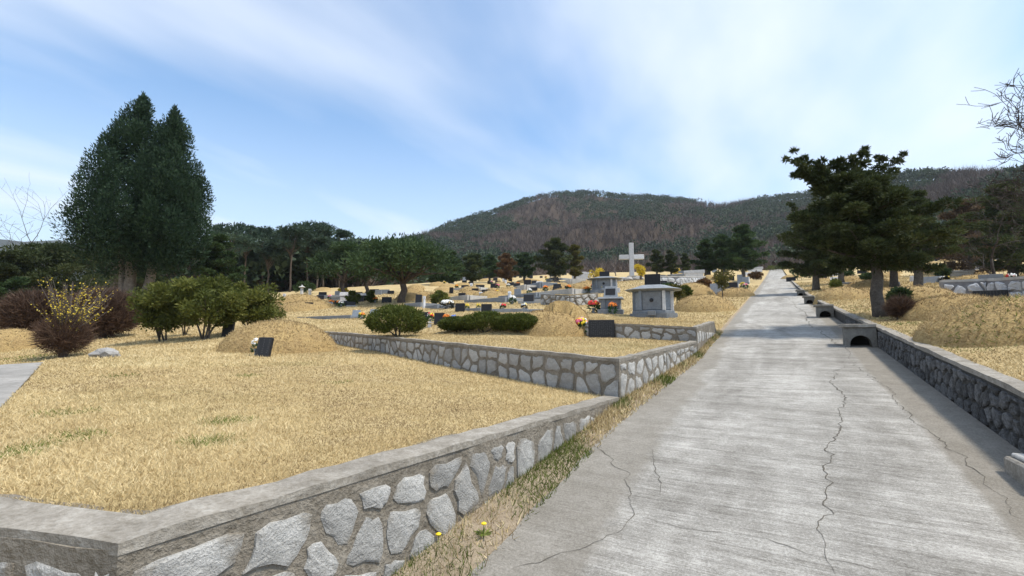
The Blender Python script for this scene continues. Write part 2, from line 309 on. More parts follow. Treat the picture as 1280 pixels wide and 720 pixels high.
# ------------------------------------------------------------------ ground, road
def grid(xs, yf, nrow, zf, follow=None):                                      # columns xs; yf(x) -> (y0, y1); rows spaced towards the near end
    X = []; Y = []
    for x in xs:
        y0, y1 = yf(x); X.append(np.full(nrow, x)); t = np.linspace(0, 1, nrow); Y.append(y0 + (y1 - y0)*t)
    X = np.array(X); Y = np.array(Y)
    if follow: sh = follow(Y[0]) - X[0]; X = X + sh[None]*np.clip(1 - (X[0, 0] - X[:, :1])/4, 0, 1)
    Z = zf(X, Y); n, m = X.shape; V = np.stack([X, Y, Z], -1).reshape(-1, 3)
    i, j = np.meshgrid(np.arange(n - 1), np.arange(m - 1), indexing='ij'); a = (i*m + j).ravel(); F = np.stack([a, a + m, a + m + 1, a + 1], -1)
    return V, F
def join(parts):
    Vs, Fs, b = [], [], 0
    for V, F in parts: Vs.append(V); Fs.append(F + b); b += len(V)
    return np.concatenate(Vs), np.concatenate(Fs)
def bysx(x0, x1, n, wfun):                                       # grid whose inner edge follows a curve in y: param (s across, y along)
    def f(ys, zf):
        s = np.linspace(0, 1, n)**1.6; X = np.array([wfun(y) + (x1 - wfun(y))*s for y in ys]); Y = np.repeat(np.array(ys)[:, None], n, 1)
        Z = zf(X, Y); V = np.stack([X, Y, Z], -1).reshape(-1, 3); r, c = X.shape
        i, j = np.meshgrid(np.arange(r - 1), np.arange(c - 1), indexing='ij'); a = (i*c + j).ravel(); return V, np.stack([a, a + c, a + c + 1, a + 1], -1)
    return f
xs = np.concatenate([-1.88 - np.linspace(0, 1, 60)**1.3*14.12])
parts = [grid(xs, lambda x: (float(yfront(x)), float(L2(x))), 30, lambda X, Y: GL(X, Y, 1), lambda y: wl(y) - .12),
         grid(xs, lambda x: (float(L2(x)) + .1, float(L3(x)) + .08), 22, lambda X, Y: GL(X, Y, 2), lambda y: wl(y) - .1),
         grid(xs, lambda x: (-14., float(yfront(x))), 30, lambda X, Y: GL(X, Y, 0))]
# third terrace and everything beyond, inner edge on the road line
def p3():
    rows = []
    for y0 in np.concatenate([np.linspace(0, 14, 40), np.linspace(14.6, 150, 110)]):
        pass
    ss = np.concatenate([np.linspace(0, 1, 50)**1.3]); X = []; Y = []
    vs = np.concatenate([np.linspace(0, 8, 24), np.linspace(8.6, 60, 80), np.linspace(61.5, 142, 50)])
    for s in ss:
        X.append(np.array([-1.45 - s*14.55]*len(vs))); Y.append(float(L3(-1.45 - s*14.55)) + .1 + vs)
    X = np.array(X); Y = np.array(Y); edge = wl(Y[0]) - .08*(Y[0] < 13); X = X + (edge - X[0])[None]*(1 - ss[:, None]); Z = GL(X, Y, 3)
    n, m = X.shape; i, j = np.meshgrid(np.arange(n-1), np.arange(m-1), indexing='ij'); a = (i*m + j).ravel()
    return np.stack([X, Y, Z], -1).reshape(-1, 3), np.stack([a, a+m, a+m+1, a+1], -1)
parts.append(p3())
xl = np.concatenate([np.linspace(-16, -45, 60), np.linspace(-46, -140, 50)])
parts.append(grid(xl, lambda x: (-14., float(L3(-16)) + 142), 170, lambda X, Y: GL(X, Y)))
parts.append(bysx(0, 90, 90, lambda y: 1.79 + (roadR(y) - 1.66))(np.concatenate([np.linspace(-8, 40, 130), np.linspace(40.8, 150, 110)]), GR))
V, F = join(parts)
kind(link('ground', fast_mesh('ground', V, 4, M_TURF, smooth=True, faces=F)), 'structure')
# wide base sheet below everything, out to the horizon
me = MB().add([(-2000,-2000,-30),(2000,-2000,-30),(2000,2000,-30),(-2000,2000,-30)], [(0,1,2,3)])
kind(me.build('land', M_LITTER), 'structure')
# road
ys = np.concatenate([np.linspace(-8, 20, 90), np.linspace(20.6, 150, 120)]); sx = np.linspace(0, 1, 14)
X = np.array([roadL(y) + (roadR(y) - roadL(y))*sx for y in ys]); Y = np.repeat(ys[:, None], 14, 1)
X[:, 0] += rng.normal(0, .025, len(ys)); Z = zr(Y) + .004; i, j = np.meshgrid(np.arange(len(ys)-1), np.arange(13), indexing='ij'); a = (i*14 + j).ravel()
road = kind(link('road', fast_mesh('road', np.stack([X, Y, Z], -1).reshape(-1,3), 4, M_ROAD, smooth=True, faces=np.stack([a, a+1, a+15, a+14], -1))), 'structure')
# soil verge under the road's left edge
X = np.array([np.linspace(wl(y) - .05, roadL(y) + .15, 6) for y in ys]); Y = np.repeat(ys[:, None], 6, 1)
Z = zr(Y) + np.array([.06, .05, .035, .012, -.01, -.03])[None]*np.clip((roadL(Y[:, :1]) - wl(Y[:, :1]))/.3, .1, 1); i, j = np.meshgrid(np.arange(len(ys)-1), np.arange(5), indexing='ij'); a = (i*6 + j).ravel()
kind(link('verge', fast_mesh('verge', np.stack([X, Y, Z], -1).reshape(-1,3), 4, M_SOIL, smooth=True, faces=np.stack([a, a+1, a+7, a+6], -1))), 'structure')
def onroad(px, py):
    d = ray(px, py); ts = np.geomspace(1, 200, 8000); Q = d[None]*ts[:, None]; Q[:, 2] += CAMZ; return Q[int(np.argmax(Q[:, 2] < zr(Q[:, 1])))]
def crack(pts, wd, jit=.015):
    q = [onroad(*p) for p in pts]; fine = []
    for a, b in zip(q[:-1], q[1:]):
        n = max(2, int(np.linalg.norm(b - a)/.05))
        fine += [a + (b - a)*i/n for i in range(n)]
    fine.append(q[-1]); n = len(fine); off = np.cumsum(rng.normal(0, jit*.6, n)); off -= np.linspace(0, off[-1], n); V = []; F = []
    for i, p in enumerate(fine):
        t = fine[min(i+1, n-1)] - fine[max(i-1, 0)]; t = t/np.linalg.norm(t); nn = np.array([-t[1], t[0]])
        ww = wd*(.35 + 1.1*abs(mnoise.noise(Vector((p[0]*5, p[1]*5, wd*99)))*1.6))*(1 - .75*(abs(i/(n-1) - .5)*2)**4)
        for sgn in (-1, 1):
            xy = p[:2] + nn*(off[i] + sgn*ww*.5); V.append((xy[0], xy[1], float(zr(xy[1])) + .0075))
        if i: F.append((2*i-2, 2*i-1, 2*i+1, 2*i))
    MB().add(V, F).build('crack', M_CRACK, road)
crack([(1054,452),(1058,520),(1052,560),(1056,600),(1050,650),(1040,690),(1044,719)], .011, .03)
crack([(742,545),(782,590),(796,645),(770,668),(700,690),(640,712)], .006, .03)
crack([(796,645),(880,665),(960,672),(1040,700),(1110,719)], .0045, .025)
crack([(812,560),(824,590),(823,620)], .006, .02)
crack([(1066,452),(1120,505),(1165,548),(1215,592),(1275,650)], .008, .035)
crack([(985,372),(1030,418),(1066,452)], .02, .02)
crack([(880,560),(985,578),(1080,590),(1180,612)], .003, .02)
crack([(905,465),(960,470),(1030,468)], .004, .02)
# small concrete path at the far left
pv = []; nn = 24
for i in range(nn):
    x = -2.95 - i*(8.6/(nn-1)); y1 = float(yfront(x)) - .02; y0 = y1 - (.55 + .05*math.sin(i))
    for k in range(4): yy = y0 + (y1 - y0)*k/3; pv.append((x, yy, float(z1(x, yy))*(1 - float(sm(-10.5,-16,x))) + float(gl(x, yy))*float(sm(-10.5,-16,x)) - .015))
kind(link('path', fast_mesh('path', np.array(pv), 4, M_CONC_D and stone_mat('path_concrete', (.20,.19,.175), (.30,.285,.265), (.38,.365,.345), 5, .5, per_obj=0),
     faces=np.array([(i*4+k, i*4+k+1, (i+1)*4+k+1, (i+1)*4+k) for i in range(nn-1) for k in range(3)]))), 'structure')

# ------------------------------------------------------------------ hills with woods
RX = [-900,-300,0,120,270,420,480,510,560,600,650,700,735,780,850,900,950,1010,1100,1150,1200,1280,1500,1900]
RY = [352,345,338,340,335,322,310,303,281,268,253,242,239,242,248,256,249,241,221,213,211,212,222,240]
DX = [-900,0,420,480,560,640,735,900,1010,1100,1200,1400,1900]
DR = [120,110,120,230,420,450,460,440,430,330,300,260,200]
D0 = [48,48,52,90,130,140,140,135,140,135,120,90,60]
NA, NR = 260, 46
pxs = np.linspace(-900, 1900, NA); hv = []
def hillpt(px, t):
    R1 = np.interp(px, DX, DR); R0 = np.interp(px, DX, D0); d = ray(px, np.interp(px, RX, RY)); hd = np.hypot(d[0], d[1]); ux, uy = d[0]/hd, d[1]/hd
    r = R0 + (R1 - R0)*t; zt = CAMZ + d[2]/hd*R1 - 3.5*min(1, R1/250); zb = float(G(ux*R0, uy*R0)) - .6 if R0 < 100 else float(zr(uy*R0)) - .5
    if t <= 1: z = zb + (zt - zb)*(.25*t + .75*t**1.35)
    else: z = zt - (t - 1)*(R1 - R0)*.35
    k = min(1, t*3)*min(1, R1/300)
    z += k*(9*mnoise.noise(Vector((ux*r*.012, uy*r*.012, 2))) + 4*mnoise.noise(Vector((ux*r*.035, uy*r*.035, 5))))*(1 if t < .93 else max(0, .3)) 
    return ux*r, uy*r, z
tr = np.concatenate([np.linspace(0, 1, NR - 6), np.linspace(1.05, 1.6, 6)])
hv = np.array([hillpt(p, t) for p in pxs for t in tr]); i, j = np.meshgrid(np.arange(NA-1), np.arange(NR-1), indexing='ij'); a = (i*NR + j).ravel()
kind(link('hill', fast_mesh('hill', hv, 4, M_LITTER, smooth=True, faces=np.stack([a, a+NR, a+NR+1, a+1], -1))), 'structure')
F_FARHILL = stone_mat('distant_woods', (.025,.035,.028), (.045,.05,.042), (.07,.068,.058), .03, .8, 3, per_obj=0)
# far blue ridge at the left
fv = []
for k in range(60):
    px = -1500 + k*45; d = ray(px, 306 + 9*math.sin(k*.7) + 5*math.sin(k*1.9) + max(0, (px - 60))*.12); hd = np.hypot(d[0], d[1]); 
    for rr, zz_ in ((900, -20), (1300, CAMZ + d[2]/hd*1300), (1700, -29)): fv.append((d[0]/hd*rr, d[1]/hd*rr, zz_))
kind(link('distant_hill', fast_mesh('distant_hill', np.array(fv), 4, F_FARHILL, smooth=True, faces=np.array([(i*3+j, i*3+3+j, i*3+4+j, i*3+1+j) for i in range(59) for j in range(2)]))), 'structure')

def unit(v): return v/np.maximum(np.linalg.norm(v, axis=-1, keepdims=True), 1e-9)
def rsph(n): return unit(rng.normal(size=(n, 3)))
def cards(Pt, D, Ln, Wd, out=None):                                        # diamond-shaped leaf sprays, one quad each
    n = len(Pt); D = unit(D); s = unit(np.cross(D, rsph(n) if out is None else out*.9 + rsph(n)*.6)); Ln = np.broadcast_to(np.asarray(Ln, float), n)[:, None]; Wd = np.broadcast_to(np.asarray(Wd, float), n)[:, None]
    nn = np.cross(s, D); b = Pt; m = Pt + D*Ln*.45
    return np.stack([b, m + s*Wd*.5 + nn*Wd*.12, Pt + D*Ln, m - s*Wd*.5 + nn*Wd*.12], 1).reshape(-1, 3)
def tris(Pt, D, Ln, Wd):                                         # thin pointed twigs or blades, one triangle each
    n = len(Pt); D = unit(D); s = unit(np.cross(D, rsph(n))); Ln = np.broadcast_to(np.asarray(Ln, float), n)[:, None]; Wd = np.broadcast_to(np.asarray(Wd, float), n)[:, None]
    return np.stack([Pt - s*Wd*.5, Pt + s*Wd*.5, Pt + D*Ln], 1).reshape(-1, 3)
# woods on the hill: too far and too many to count
gp, gd, gl_, gw, ga = [], [], [], [], []; bp, bd, bl, bw, ba = [], [], [], [], []
for q in range(17600):
    px = random.uniform(150, 1420); t = random.random()**.8*1.02 if q < 16000 else random.uniform(.95, 1.04)
    x, y, z = hillpt(px, t); r = math.hypot(x, y)
    if r < 70: continue
    if 790 < px < 905 and abs(t - (.10 + .12*(905 - px)/115)) < .035: continue
    ev = 1.7*mnoise.noise(Vector((x*.014, y*.014, 7))) + .7*mnoise.noise(Vector((x*.04, y*.04, 3)))
    bias = -.02 + (.30 if px < 640 and t < .6 else 0) + (.25 if t > .72 else 0) + (-.4 if 560 < px < 700 and .3 < t < .6 else 0) + (-.25 if t < .35 and px > 620 else 0) + (-.15 if px > 1100 else 0)
    if px < 470: bias = -.5 if t < .55 else .0
    if ev + bias + random.uniform(-.25, .25) > 0:
        n = 26; rad = random.uniform(2.0, 3.8); h = random.uniform(4.5, 8); u = rsph(n); u[:, 2] = np.abs(u[:, 2])
        gp.append(np.array([x, y, z + h*.45]) + u*np.array([rad, rad, h*.5])*rng.uniform(.55, 1, (n, 1))); gd.append(u + rsph(n)*.8); gl_.append(rng.uniform(.8, 1.5, n)); gw.append(rng.uniform(.6, 1.05, n)); ga.append(np.clip(rng.normal(.5, .10, n) + random.uniform(-.4, .4), 0, 1))
    else:
        n = 22; rad = random.uniform(1.4, 2.6); h = random.uniform(5, 8.5); u = rsph(n); u[:, 2] = np.abs(u[:, 2])*1.3 + .35
        st = np.array([x, y, z]) + np.stack([rng.normal(0, .3, n), rng.normal(0, .3, n), rng.uniform(0, h*.5, n)], 1)
        bp.append(st); bd.append(u*np.array([.8, .8, 1.1])); bl.append(rng.uniform(2, h*.62, n)); bw.append(rng.uniform(.14, .36, n)); ba.append(np.clip(rng.normal(.5, .12, n) + random.uniform(-.4, .4), 0, 1))
cat = np.concatenate
V = cards(cat(gp), cat(gd), cat(gl_), cat(gw)); kind(link('hillside_evergreen_wood', fast_mesh('hillside_evergreen_wood', V, 4, F_FARG, np.repeat(cat(ga), 4))), 'stuff')['label'] = 'dark green evergreen wood covering the hill'
V = tris(cat(bp), cat(bd), cat(bl), cat(bw)); kind(link('hillside_bare_wood', fast_mesh('hillside_bare_wood', V, 3, F_FARB, np.repeat(cat(ba), 3))), 'stuff')['label'] = 'leafless brown wood covering the hill'

# ------------------------------------------------------------------ stone walls
def clip(poly, nx, ny, c):
    out = []
    for i in range(len(poly)):
        a, b = poly[i], poly[(i+1) % len(poly)]; da, db = a[0]*nx + a[1]*ny - c, b[0]*nx + b[1]*ny - c
        if da <= 0: out.append(a)
        if (da < 0) != (db < 0): s = da/(da - db); out.append((a[0] + (b[0]-a[0])*s, a[1] + (b[1]-a[1])*s))
    return out
def cells(length, hgt, cw, ch, jit, seed, skew=.4):
    rd = random.Random(seed); sites = []; rows = max(1, round(hgt/ch)); chh = hgt/rows
    for r in range(-1, rows + 1):
        n = int(length/cw) + 3
        for k in range(-1, n): sites.append(((k + .5 + (r % 2)*.5 + rd.uniform(-jit, jit))*cw + skew*r*chh, (r + .5 + rd.uniform(-jit, jit))*chh))
    res = []
    for (sx_, sy_) in sites:
        if not (-.2*cw < sx_ < length + .2*cw and 0 < sy_ < hgt): continue
        poly = [(sx_-cw*2, sy_-chh*2), (sx_+cw*2, sy_-chh*2), (sx_+cw*2, sy_+chh*2), (sx_-cw*2, sy_+chh*2)]
        for (ox, oy) in sites:
            if (ox, oy) == (sx_, sy_) or abs(ox - sx_) > cw*3 or abs(oy - sy_) > chh*3: continue
            nx, ny = ox - sx_, oy - sy_; poly = clip(poly, nx, ny, ((ox*ox + oy*oy) - (sx_*sx_ + sy_*sy_))/2)
            if len(poly) < 3: break
        if len(poly) >= 3: res.append(poly)
    return res
def stone(parent, poly, P0, U, W, Nn, mat, gap, proud, rd):
    cx = sum(p[0] for p in poly)/len(poly); cyy = sum(p[1] for p in poly)/len(poly); pts = []
    n = len(poly)
    for i in range(n):
        a, b = poly[i], poly[(i+1) % n]
        for s in (.18, .5, .82): pts.append((a[0] + (b[0]-a[0])*s + rd.uniform(-.011, .011), a[1] + (b[1]-a[1])*s + rd.uniform(-.011, .011)))
    pts = [p for i, p in enumerate(pts) if math.hypot(p[0]-pts[i-1][0], p[1]-pts[i-1][1]) > .022]
    if len(pts) < 4: return
    sh = []
    for p in pts:
        dx_, dy_ = p[0]-cx, p[1]-cyy; d = math.hypot(dx_, dy_); k = max(.25, (d - gap*.5*rd.uniform(.7, 1.5))/d); sh.append((cx + dx_*k, cyy + dy_*k))
    n = len(sh); vs = []
    for ring, (k, dd) in enumerate(((1.0, -.03), (.97, proud*.55), (.80, proud), (.42, proud*1.1))):
        for p in sh:
            kk = k*(1 if ring < 1 else rd.uniform(.95, 1.03)); u, v = cx + (p[0]-cx)*kk, cyy + (p[1]-cyy)*kk; q = P0 + U*u + W*v + Nn*(dd + (rd.uniform(-.28, .28)*proud if ring else 0)); vs.append(q)
    org = P0 + U*cx + W*cyy; vs = [v - org for v in vs]
    fs = [(r*n+i, r*n+(i+1) % n, (r+1)*n+(i+1) % n, (r+1)*n+i) for r in range(3) for i in range(n)] + [tuple(range(3*n, 4*n))]
    o = MB().add(vs, fs).build('stone', mat, parent); o.location = org
def stone_wall(name, label, path, zb, zt, mats, cw, ch, gap, proud, cope_h=.07, cope_w=.26, thick=.3, seed=1, top_margin=.03, cope_out=.015, jit=.33, skew=.4, maxn=300, coping=True, rev=False):
    """path: list of (x, y); the face looks to the right of travel. zb, zt: functions of (x, y)."""
    root = thing(name, (0, 0, 0), 0, label, 'wall'); mort, stn, cope = mats; body = MB(); cb = MB(); rd = random.Random(seed); cnt = 0; segs = list(zip(path[:-1], path[1:]))
    nrm = []
    for a, b in segs: t = Vector((b[0]-a[0], b[1]-a[1])).normalized(); nrm.append(Vector((t.y, -t.x)))
    def miter(i, off):
        p = Vector(path[i]); 
        if i == 0: return p + nrm[0]*off
        if i == len(path)-1: return p + nrm[-1]*off
        m = (nrm[i-1] + nrm[i]).normalized(); return p + m*(off/max(.35, m.dot(nrm[i])))
    def ribbon(mb, o0, o1, z0f, z1f):
        pts = []
        for i in range(len(path)-1):
            a0, a1, b0, b1 = miter(i, o0), miter(i+1, o0), miter(i, o1), miter(i+1, o1); n = max(2, int((Vector(path[i+1]) - Vector(path[i])).length/.18))
            for k in range(n + (i == len(path)-2)): s = k/n; pts.append((a0.lerp(a1, s), b0.lerp(b1, s), Vector(path[i]).lerp(Vector(path[i+1]), s)))
        vs = []; fs = []
        for k, (f, bk, c) in enumerate(pts):
            jz = rd.uniform(-.009, .009); f = f + (f - bk).normalized()*rd.uniform(-.008, .008); zl, zh = z0f(c.x, c.y), z1f(c.x, c.y) + jz
            vs += [(f.x, f.y, zl), (f.x, f.y, zh), (bk.x, bk.y, zh + .004), (bk.x, bk.y, zl)]
            if k: b = 4*k; fs += [(b-4+j, b-4+(j+1) % 4, b+(j+1) % 4, b+j) for j in range(4)]
        n = len(vs); fs += [(3, 2, 1, 0), (n-4, n-3, n-2, n-1)]; mb.add(vs, fs)
    ribbon(body, 0, -thick, lambda x, y: zb(x, y) - .25, lambda x, y: zt(x, y) - (cope_h if coping else 0)); body.build('mortar_body', mort, root)
    if coping: ribbon(cb, cope_out, -cope_w, lambda x, y: zt(x, y) - cope_h - .012, zt); cb.build('coping', cope, root)
    for si, (a, b) in (list(enumerate(segs))[::-1] if rev else enumerate(segs)):
        A = Vector((a[0], a[1], 0)); B = Vector((b[0], b[1], 0)); ln = (B - A).length; t = (B - A)/ln; Nn = Vector((t.y, -t.x, 0)); n = max(1, round(ln/2.2))
        for k in (range(n)[::-1] if rev else range(n)):
            s0, s1 = ln*k/n, ln*(k+1)/n; p0 = A + t*s0; p1 = A + t*s1; zb0, zb1 = zb(p0.x, p0.y), zb(p1.x, p1.y); zt0, zt1 = zt(p0.x, p0.y) - top_margin - (cope_h if coping else 0), zt(p1.x, p1.y) - top_margin - (cope_h if coping else 0)
            lw = s1 - s0; hmax = max(zt0 - zb0, zt1 - zb1)
            if hmax < .08: continue
            base = p0.copy(); base.z = min(zb0, zb1); sl_t = (zt1 - zt0)/lw; sl_b = (zb1 - zb0)/lw
            H = max(zt0, zt1) - base.z + .01
            for poly in cells(lw, H, cw, ch, jit, seed*31 + si*7 + k, skew):
                poly = clip(poly, 1, 0, lw); poly = clip(poly, -1, 0, 0) if len(poly) > 2 else poly
                if len(poly) > 2: poly = clip(poly, -sl_t, 1, zt0 - base.z)
                if len(poly) > 2: poly = clip(poly, sl_b, -1, -(zb0 - base.z) + .03)
                if len(poly) < 3: continue
                ar = abs(sum(poly[i-1][0]*poly[i][1] - poly[i][0]*poly[i-1][1] for i in range(len(poly))))/2
                if ar < cw*ch*.16 or cnt >= maxn: continue
                cnt += 1; stone(root, poly, base, t, Vector((0,0,1)), Nn, stn, gap, proud, rd)
    return root
zroadf = lambda x, y: float(zr(y)) + .02
MATS = (M_MORTAR, M_STONE, M_COPE)
stone_wall('retaining_wall', 'low rubble wall with flat concrete top edging the nearest lawn beside the road', [(-5.2,-.42),(-1.93,.75),(-1.80,5.86)],
           lambda x, y: float(zr(y)) + .03 if x > -2.4 else float(zr(y)) - .0, lambda x, y: float(z1(x, y)) + .03, MATS, .29, .26, .042, .010, seed=5, top_margin=.05, cope_h=.03, cope_w=.2, cope_out=.002, jit=.40, skew=.8)
def zb2(x, y): return float(zr(y)) + .02 if x > -1.88 and y > 5.95 else float(GL(x, y - .4, 1)) - .01
stone_wall('retaining_wall', 'middle rubble retaining wall behind the nearest lawn, turning the corner along the road', [(-14.5, float(L2(-14.5))), (-1.80, 5.9), (-1.42, 9.76)],
           zb2, lambda x, y: float(GL(x, y, 2)) + .02, MATS, .28, .25, .05, .009, seed=8, top_margin=.03, cope_h=.03, cope_w=.14, cope_out=.006, jit=.4, skew=.7)
def zb3(x, y): return float(zr(y)) + .02 if x > -1.5 and y > 9.85 else float(GL(x, y - .4, 2)) - .01
stone_wall('retaining_wall', 'third rubble wall behind the wide black headstone, ending along the road', [(-5.7, float(L3(-5.7))), (-1.42, 9.8), (-1.40, 12.9)],
           zb3, lambda x, y: float(GL(x, y, 3)) + .02, MATS, .32, .25, .05, .009, seed=3, top_margin=.02, cope_h=.025, cope_w=.12, cope_out=.006, jit=.4, skew=.5)
pathR = [(float(roadR(y)) + .02, y) for y in (60., 40., 28., 18., 11., 5., -2.)]
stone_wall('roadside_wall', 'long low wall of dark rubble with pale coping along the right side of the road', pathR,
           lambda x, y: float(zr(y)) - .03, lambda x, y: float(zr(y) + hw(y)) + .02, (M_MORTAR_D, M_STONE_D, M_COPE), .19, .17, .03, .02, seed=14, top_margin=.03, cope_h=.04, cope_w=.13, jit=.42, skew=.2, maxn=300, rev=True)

# drain boxes stepping down along the right-hand wall
def drain(y, s, label):
    x1 = float(roadR(y)) - .004; z = float(zr(y)); root = thing('drain_box', (x1, y, z), 0, label, 'drain', 'concrete drain boxes along the roadside wall')
    wd, hh, dp, r = .50*s, .34*s, .34, .17*s; pr = [(-wd, -.15), (-wd, hh), (0, hh), (0, -.15)]
    arc = [(-wd*.5 + r*math.cos(a), .02 + r*math.sin(a)) for a in [math.pi*k/10 for k in range(11)]]; c = [(-wd*.5 + r, -.15)] + arc + [(-wd*.5 - r, -.15)]
    ring = [(0, -.15), (0, hh), (-wd, hh), (-wd, -.15)] + c[::-1]; n = len(ring)
    b = MB().add([(x, -dp, zz_) for x, zz_ in ring] + [(x, .02, zz_) for x, zz_ in ring], [tuple(range(n)), tuple(range(n, 2*n))[::-1]] + [(i, n+i, n+(i+1) % n, (i+1) % n) for i in range(n)])
    b.build('box', M_CONC_D, root); MB().add([(x, -.03, zz_) for x, zz_ in c], [tuple(range(len(c)))]).build('opening', M_HOLE_SHADE, root)  # the opening is backed by a sheet coloured as shade
    MB().box(-wd - .06, -.003, -dp - .05, .1, hh + .003, hh + .07).build('cover_slab', M_COPE, root, bevel=.008)
for k, (px, py, s) in enumerate([(1088,434,1.0),(1036,397,.9),(1015,380,.75),(1000,370,.7)]):
    drain(float(onroad(px, py)[1]) + .3, s, ['concrete drain box with arched opening nearest to the roadside tree', 'second drain box up the road from the arched one by the tree', 'third drain box up the road along the dark wall', 'farthest drain box where the dark wall thins out'][k])
t = thing('kerb_block', (1.53, 4.80, float(zr(4.80))), R(3), 'grey concrete block at the foot of the dark wall at the right edge', 'block'); MB().box(-.13, .13, -.35, .1, -.05, .13).build('block', M_COPE, t, bevel=.015); MB().box(-.09, .13, -.3, .08, .13, .16).build('top_slab', M_COPE_R, t, bevel=.008)

# ------------------------------------------------------------------ grave mounds
MOUNDS = []                                                      # (x, y, rx, ry, h) so that grass can grow on them
def mound_h(x, y, m):
    d2 = ((x - m[0])/m[2])**2 + ((y - m[1])/m[3])**2; s = np.clip(1 - d2, 0, 1); return m[4]*(1.25*s**.8 - .25*s**2)
def mound(px, py, wpx, hpx, label, group=None, Z=None, small=False, asp=1.0):
    p = hit(px, py) if Z is None else np.array(atd(px, Z)); Zd = depth(p); rx = wpx*Zd/FPX/2; ry = rx*asp; h = hpx*Zd/FPX
    v = np.array([p[0], p[1]]); v = v/np.linalg.norm(v); cx, cyy = p[0] + v[0]*ry*.75, p[1] + v[1]*ry*.75; m = (cx, cyy, rx, ry, h)
    if not small or Zd < 48: MOUNDS.append(m)
    n, rr = (40, 12) if not small else (18, 6); vs = []; z0 = float(G(cx, cyy)); sd_ = random.random()*50
    for i in range(rr + 1):
        q = i/rr
        for k in range(n):
            a = 2*math.pi*k/n; x, y = cx + rx*1.0*q*math.cos(a), cyy + ry*q*math.sin(a); z = float(G(x, y)) - (.05 if q > .98 else 0) + float(mound_h(x, y, m)) + (.02*mnoise.noise(Vector((x*4, y*4, sd_))) + (.10*h*mnoise.noise(Vector((x*1.6, y*1.6, sd_)))*(1 - q)*2 if small else 0))*(1 if q < .98 else 0)
            vs.append((x - cx, y - cyy, z - z0))
    fs = [(i*n+k, i*n+(k+1) % n, (i+1)*n+(k+1) % n, (i+1)*n+k)[::-1] for i in range(rr) for k in range(n)]
    o = MB().add(vs, fs).build('grave_mound', M_MOUND, smooth=True); o.location = (cx, cyy, z0)
    tag(o, label, 'grave mound', group); return m
def mound_mat():
    m, t, b = newmat('mound_turf', .95, .1); v = coords(t); f = noise(t, v, 24, 4, .75); a = noise(t, v, 2.2, 5, .65)
    col = rmp(t, f, [(.28,(.17,.115,.055)), (.5,(.36,.255,.115)), (.72,(.52,.39,.19))]); col = mix(t, rmp(t, a, [(.45, 0.), (.7, .6)]), col, (.24,.165,.085))
    t.links.new(col, b.inputs['Base Color']); bump(t, b, mix(t, .4, f, a), 1., .05); return m
M_MOUND = mound_mat()
GM = 'grave mounds of the cemetery'
for a in [(350,441,150,39,'broad dry grass mound behind the small black headstone on the nearest lawn'),
          (692,421,98,30,'dry grass mound left of the wide black headstone'),
          (4,440,80,28,'smooth dry mound at the left edge beside the brown hedge'),
          (382,388,74,10,'flat mound behind the small square black stone near the hedge'),
          (372,380,60,10,'low mound just behind the white stone posts'),
          (868,371,52,16,'small tan mound behind the young round-crowned tree'),
          (880,390,78,20,'dark tan mound right of the large stone tomb'),
          (920,371,46,10,'low mound beside the road behind the grey slanted stone'),
          (1085,372,80,10,'low mound behind the trunk of the roadside tree'),
          (1052,375,66,15,'long tan mound left of the roadside tree trunk'),
          (1150,378,84,18,'dark brown mound in front of the pale stone wall'),
          (1192,400,120,30,'rounded mound right of the small round brown bush'),
          (1252,430,190,50,'large rough mound nearest the wall at the right edge'),
          (1090,360,60,9,'small mound with a blue-grey stone on its face'),
          (1215,352,40,8,'low mound left of the grey stone above the pale wall')]:
    mound(*a, group=GM)
rows = []
for (x0, x1, y0, y1, n) in [(545,745,343,372,34), (1125,1278,318,345,30), (985,1120,338,357,12), (800,950,340,358,12), (400,560,362,376,8)]:
    for k in range(n):
        px, py = random.uniform(x0, x1), random.uniform(y0, y1); p = hit(px, py)
        if depth(p) > 180 or depth(p) < 24: continue
        wp = 1.6*FPX/depth(p)*random.uniform(.8, 1.5); mound(px, py, wp, wp*random.uniform(.15, .26), 'small worn mound on the crowded far slope of graves', 'far grave mounds', small=True)

# ------------------------------------------------------------------ grave furniture
def facing(p): return math.atan2(-p[0], p[1])*0.55               # stones look roughly downhill, a little towards the path
def etched(mb, w_, h_, y, cols):
    for c in range(cols):
        x = -w_*.38 + w_*.76*c/max(1, cols-1); z = h_*.86
        while z > h_*.18:
            s = random.uniform(.012, .02)
            for _ in range(3):
                a, b = random.uniform(-s, s)*.8, random.uniform(-s, s)*.8
                mb.box(x + a - .009, x + a + .009, y - .0015, y, z + b - .0025, z + b + .0025) if random.random() < .5 else mb.box(x + a - .0025, x + a + .0025, y - .0015, y, z + b - .009, z + b + .009)
            z -= .045
def headstone(px, py, wpx, hpx, label, mat=None, lean=8, rz=None, base=True, letters=0, group='headstones', Z=None):
    p = hit(px, py) if Z is None else np.array(atd(px, Z)); Zd = depth(p); w_ = wpx*Zd/FPX; h_ = hpx*Zd/FPX; th = min(.16, w_*.3)
    root = thing('headstone', tuple(p), facing(p) if rz is None else rz, label, 'headstone', group); b = .22*h_ if base else 0
    if base: MB().box(-w_*.62, w_*.62, -th*.9, th*.9, -.06, b).build('plinth', M_GRANITE, root, bevel=.01)
    sl = MB().box(-w_/2, w_/2, 0, th, 0 if base else -.05, h_ - b, 0, 0).build('slab', mat or M_BLACK, root, bevel=min(.012, h_*.03)); sl.location = (0, -th*.5, b + .002); sl.rotation_euler = (R(-lean), 0, 0)
    if letters: e = MB(); etched(e, w_, h_ - b, -.0005, letters); kind(e.build('etched_writing', M_ETCH, sl), 'stuff')
    return root
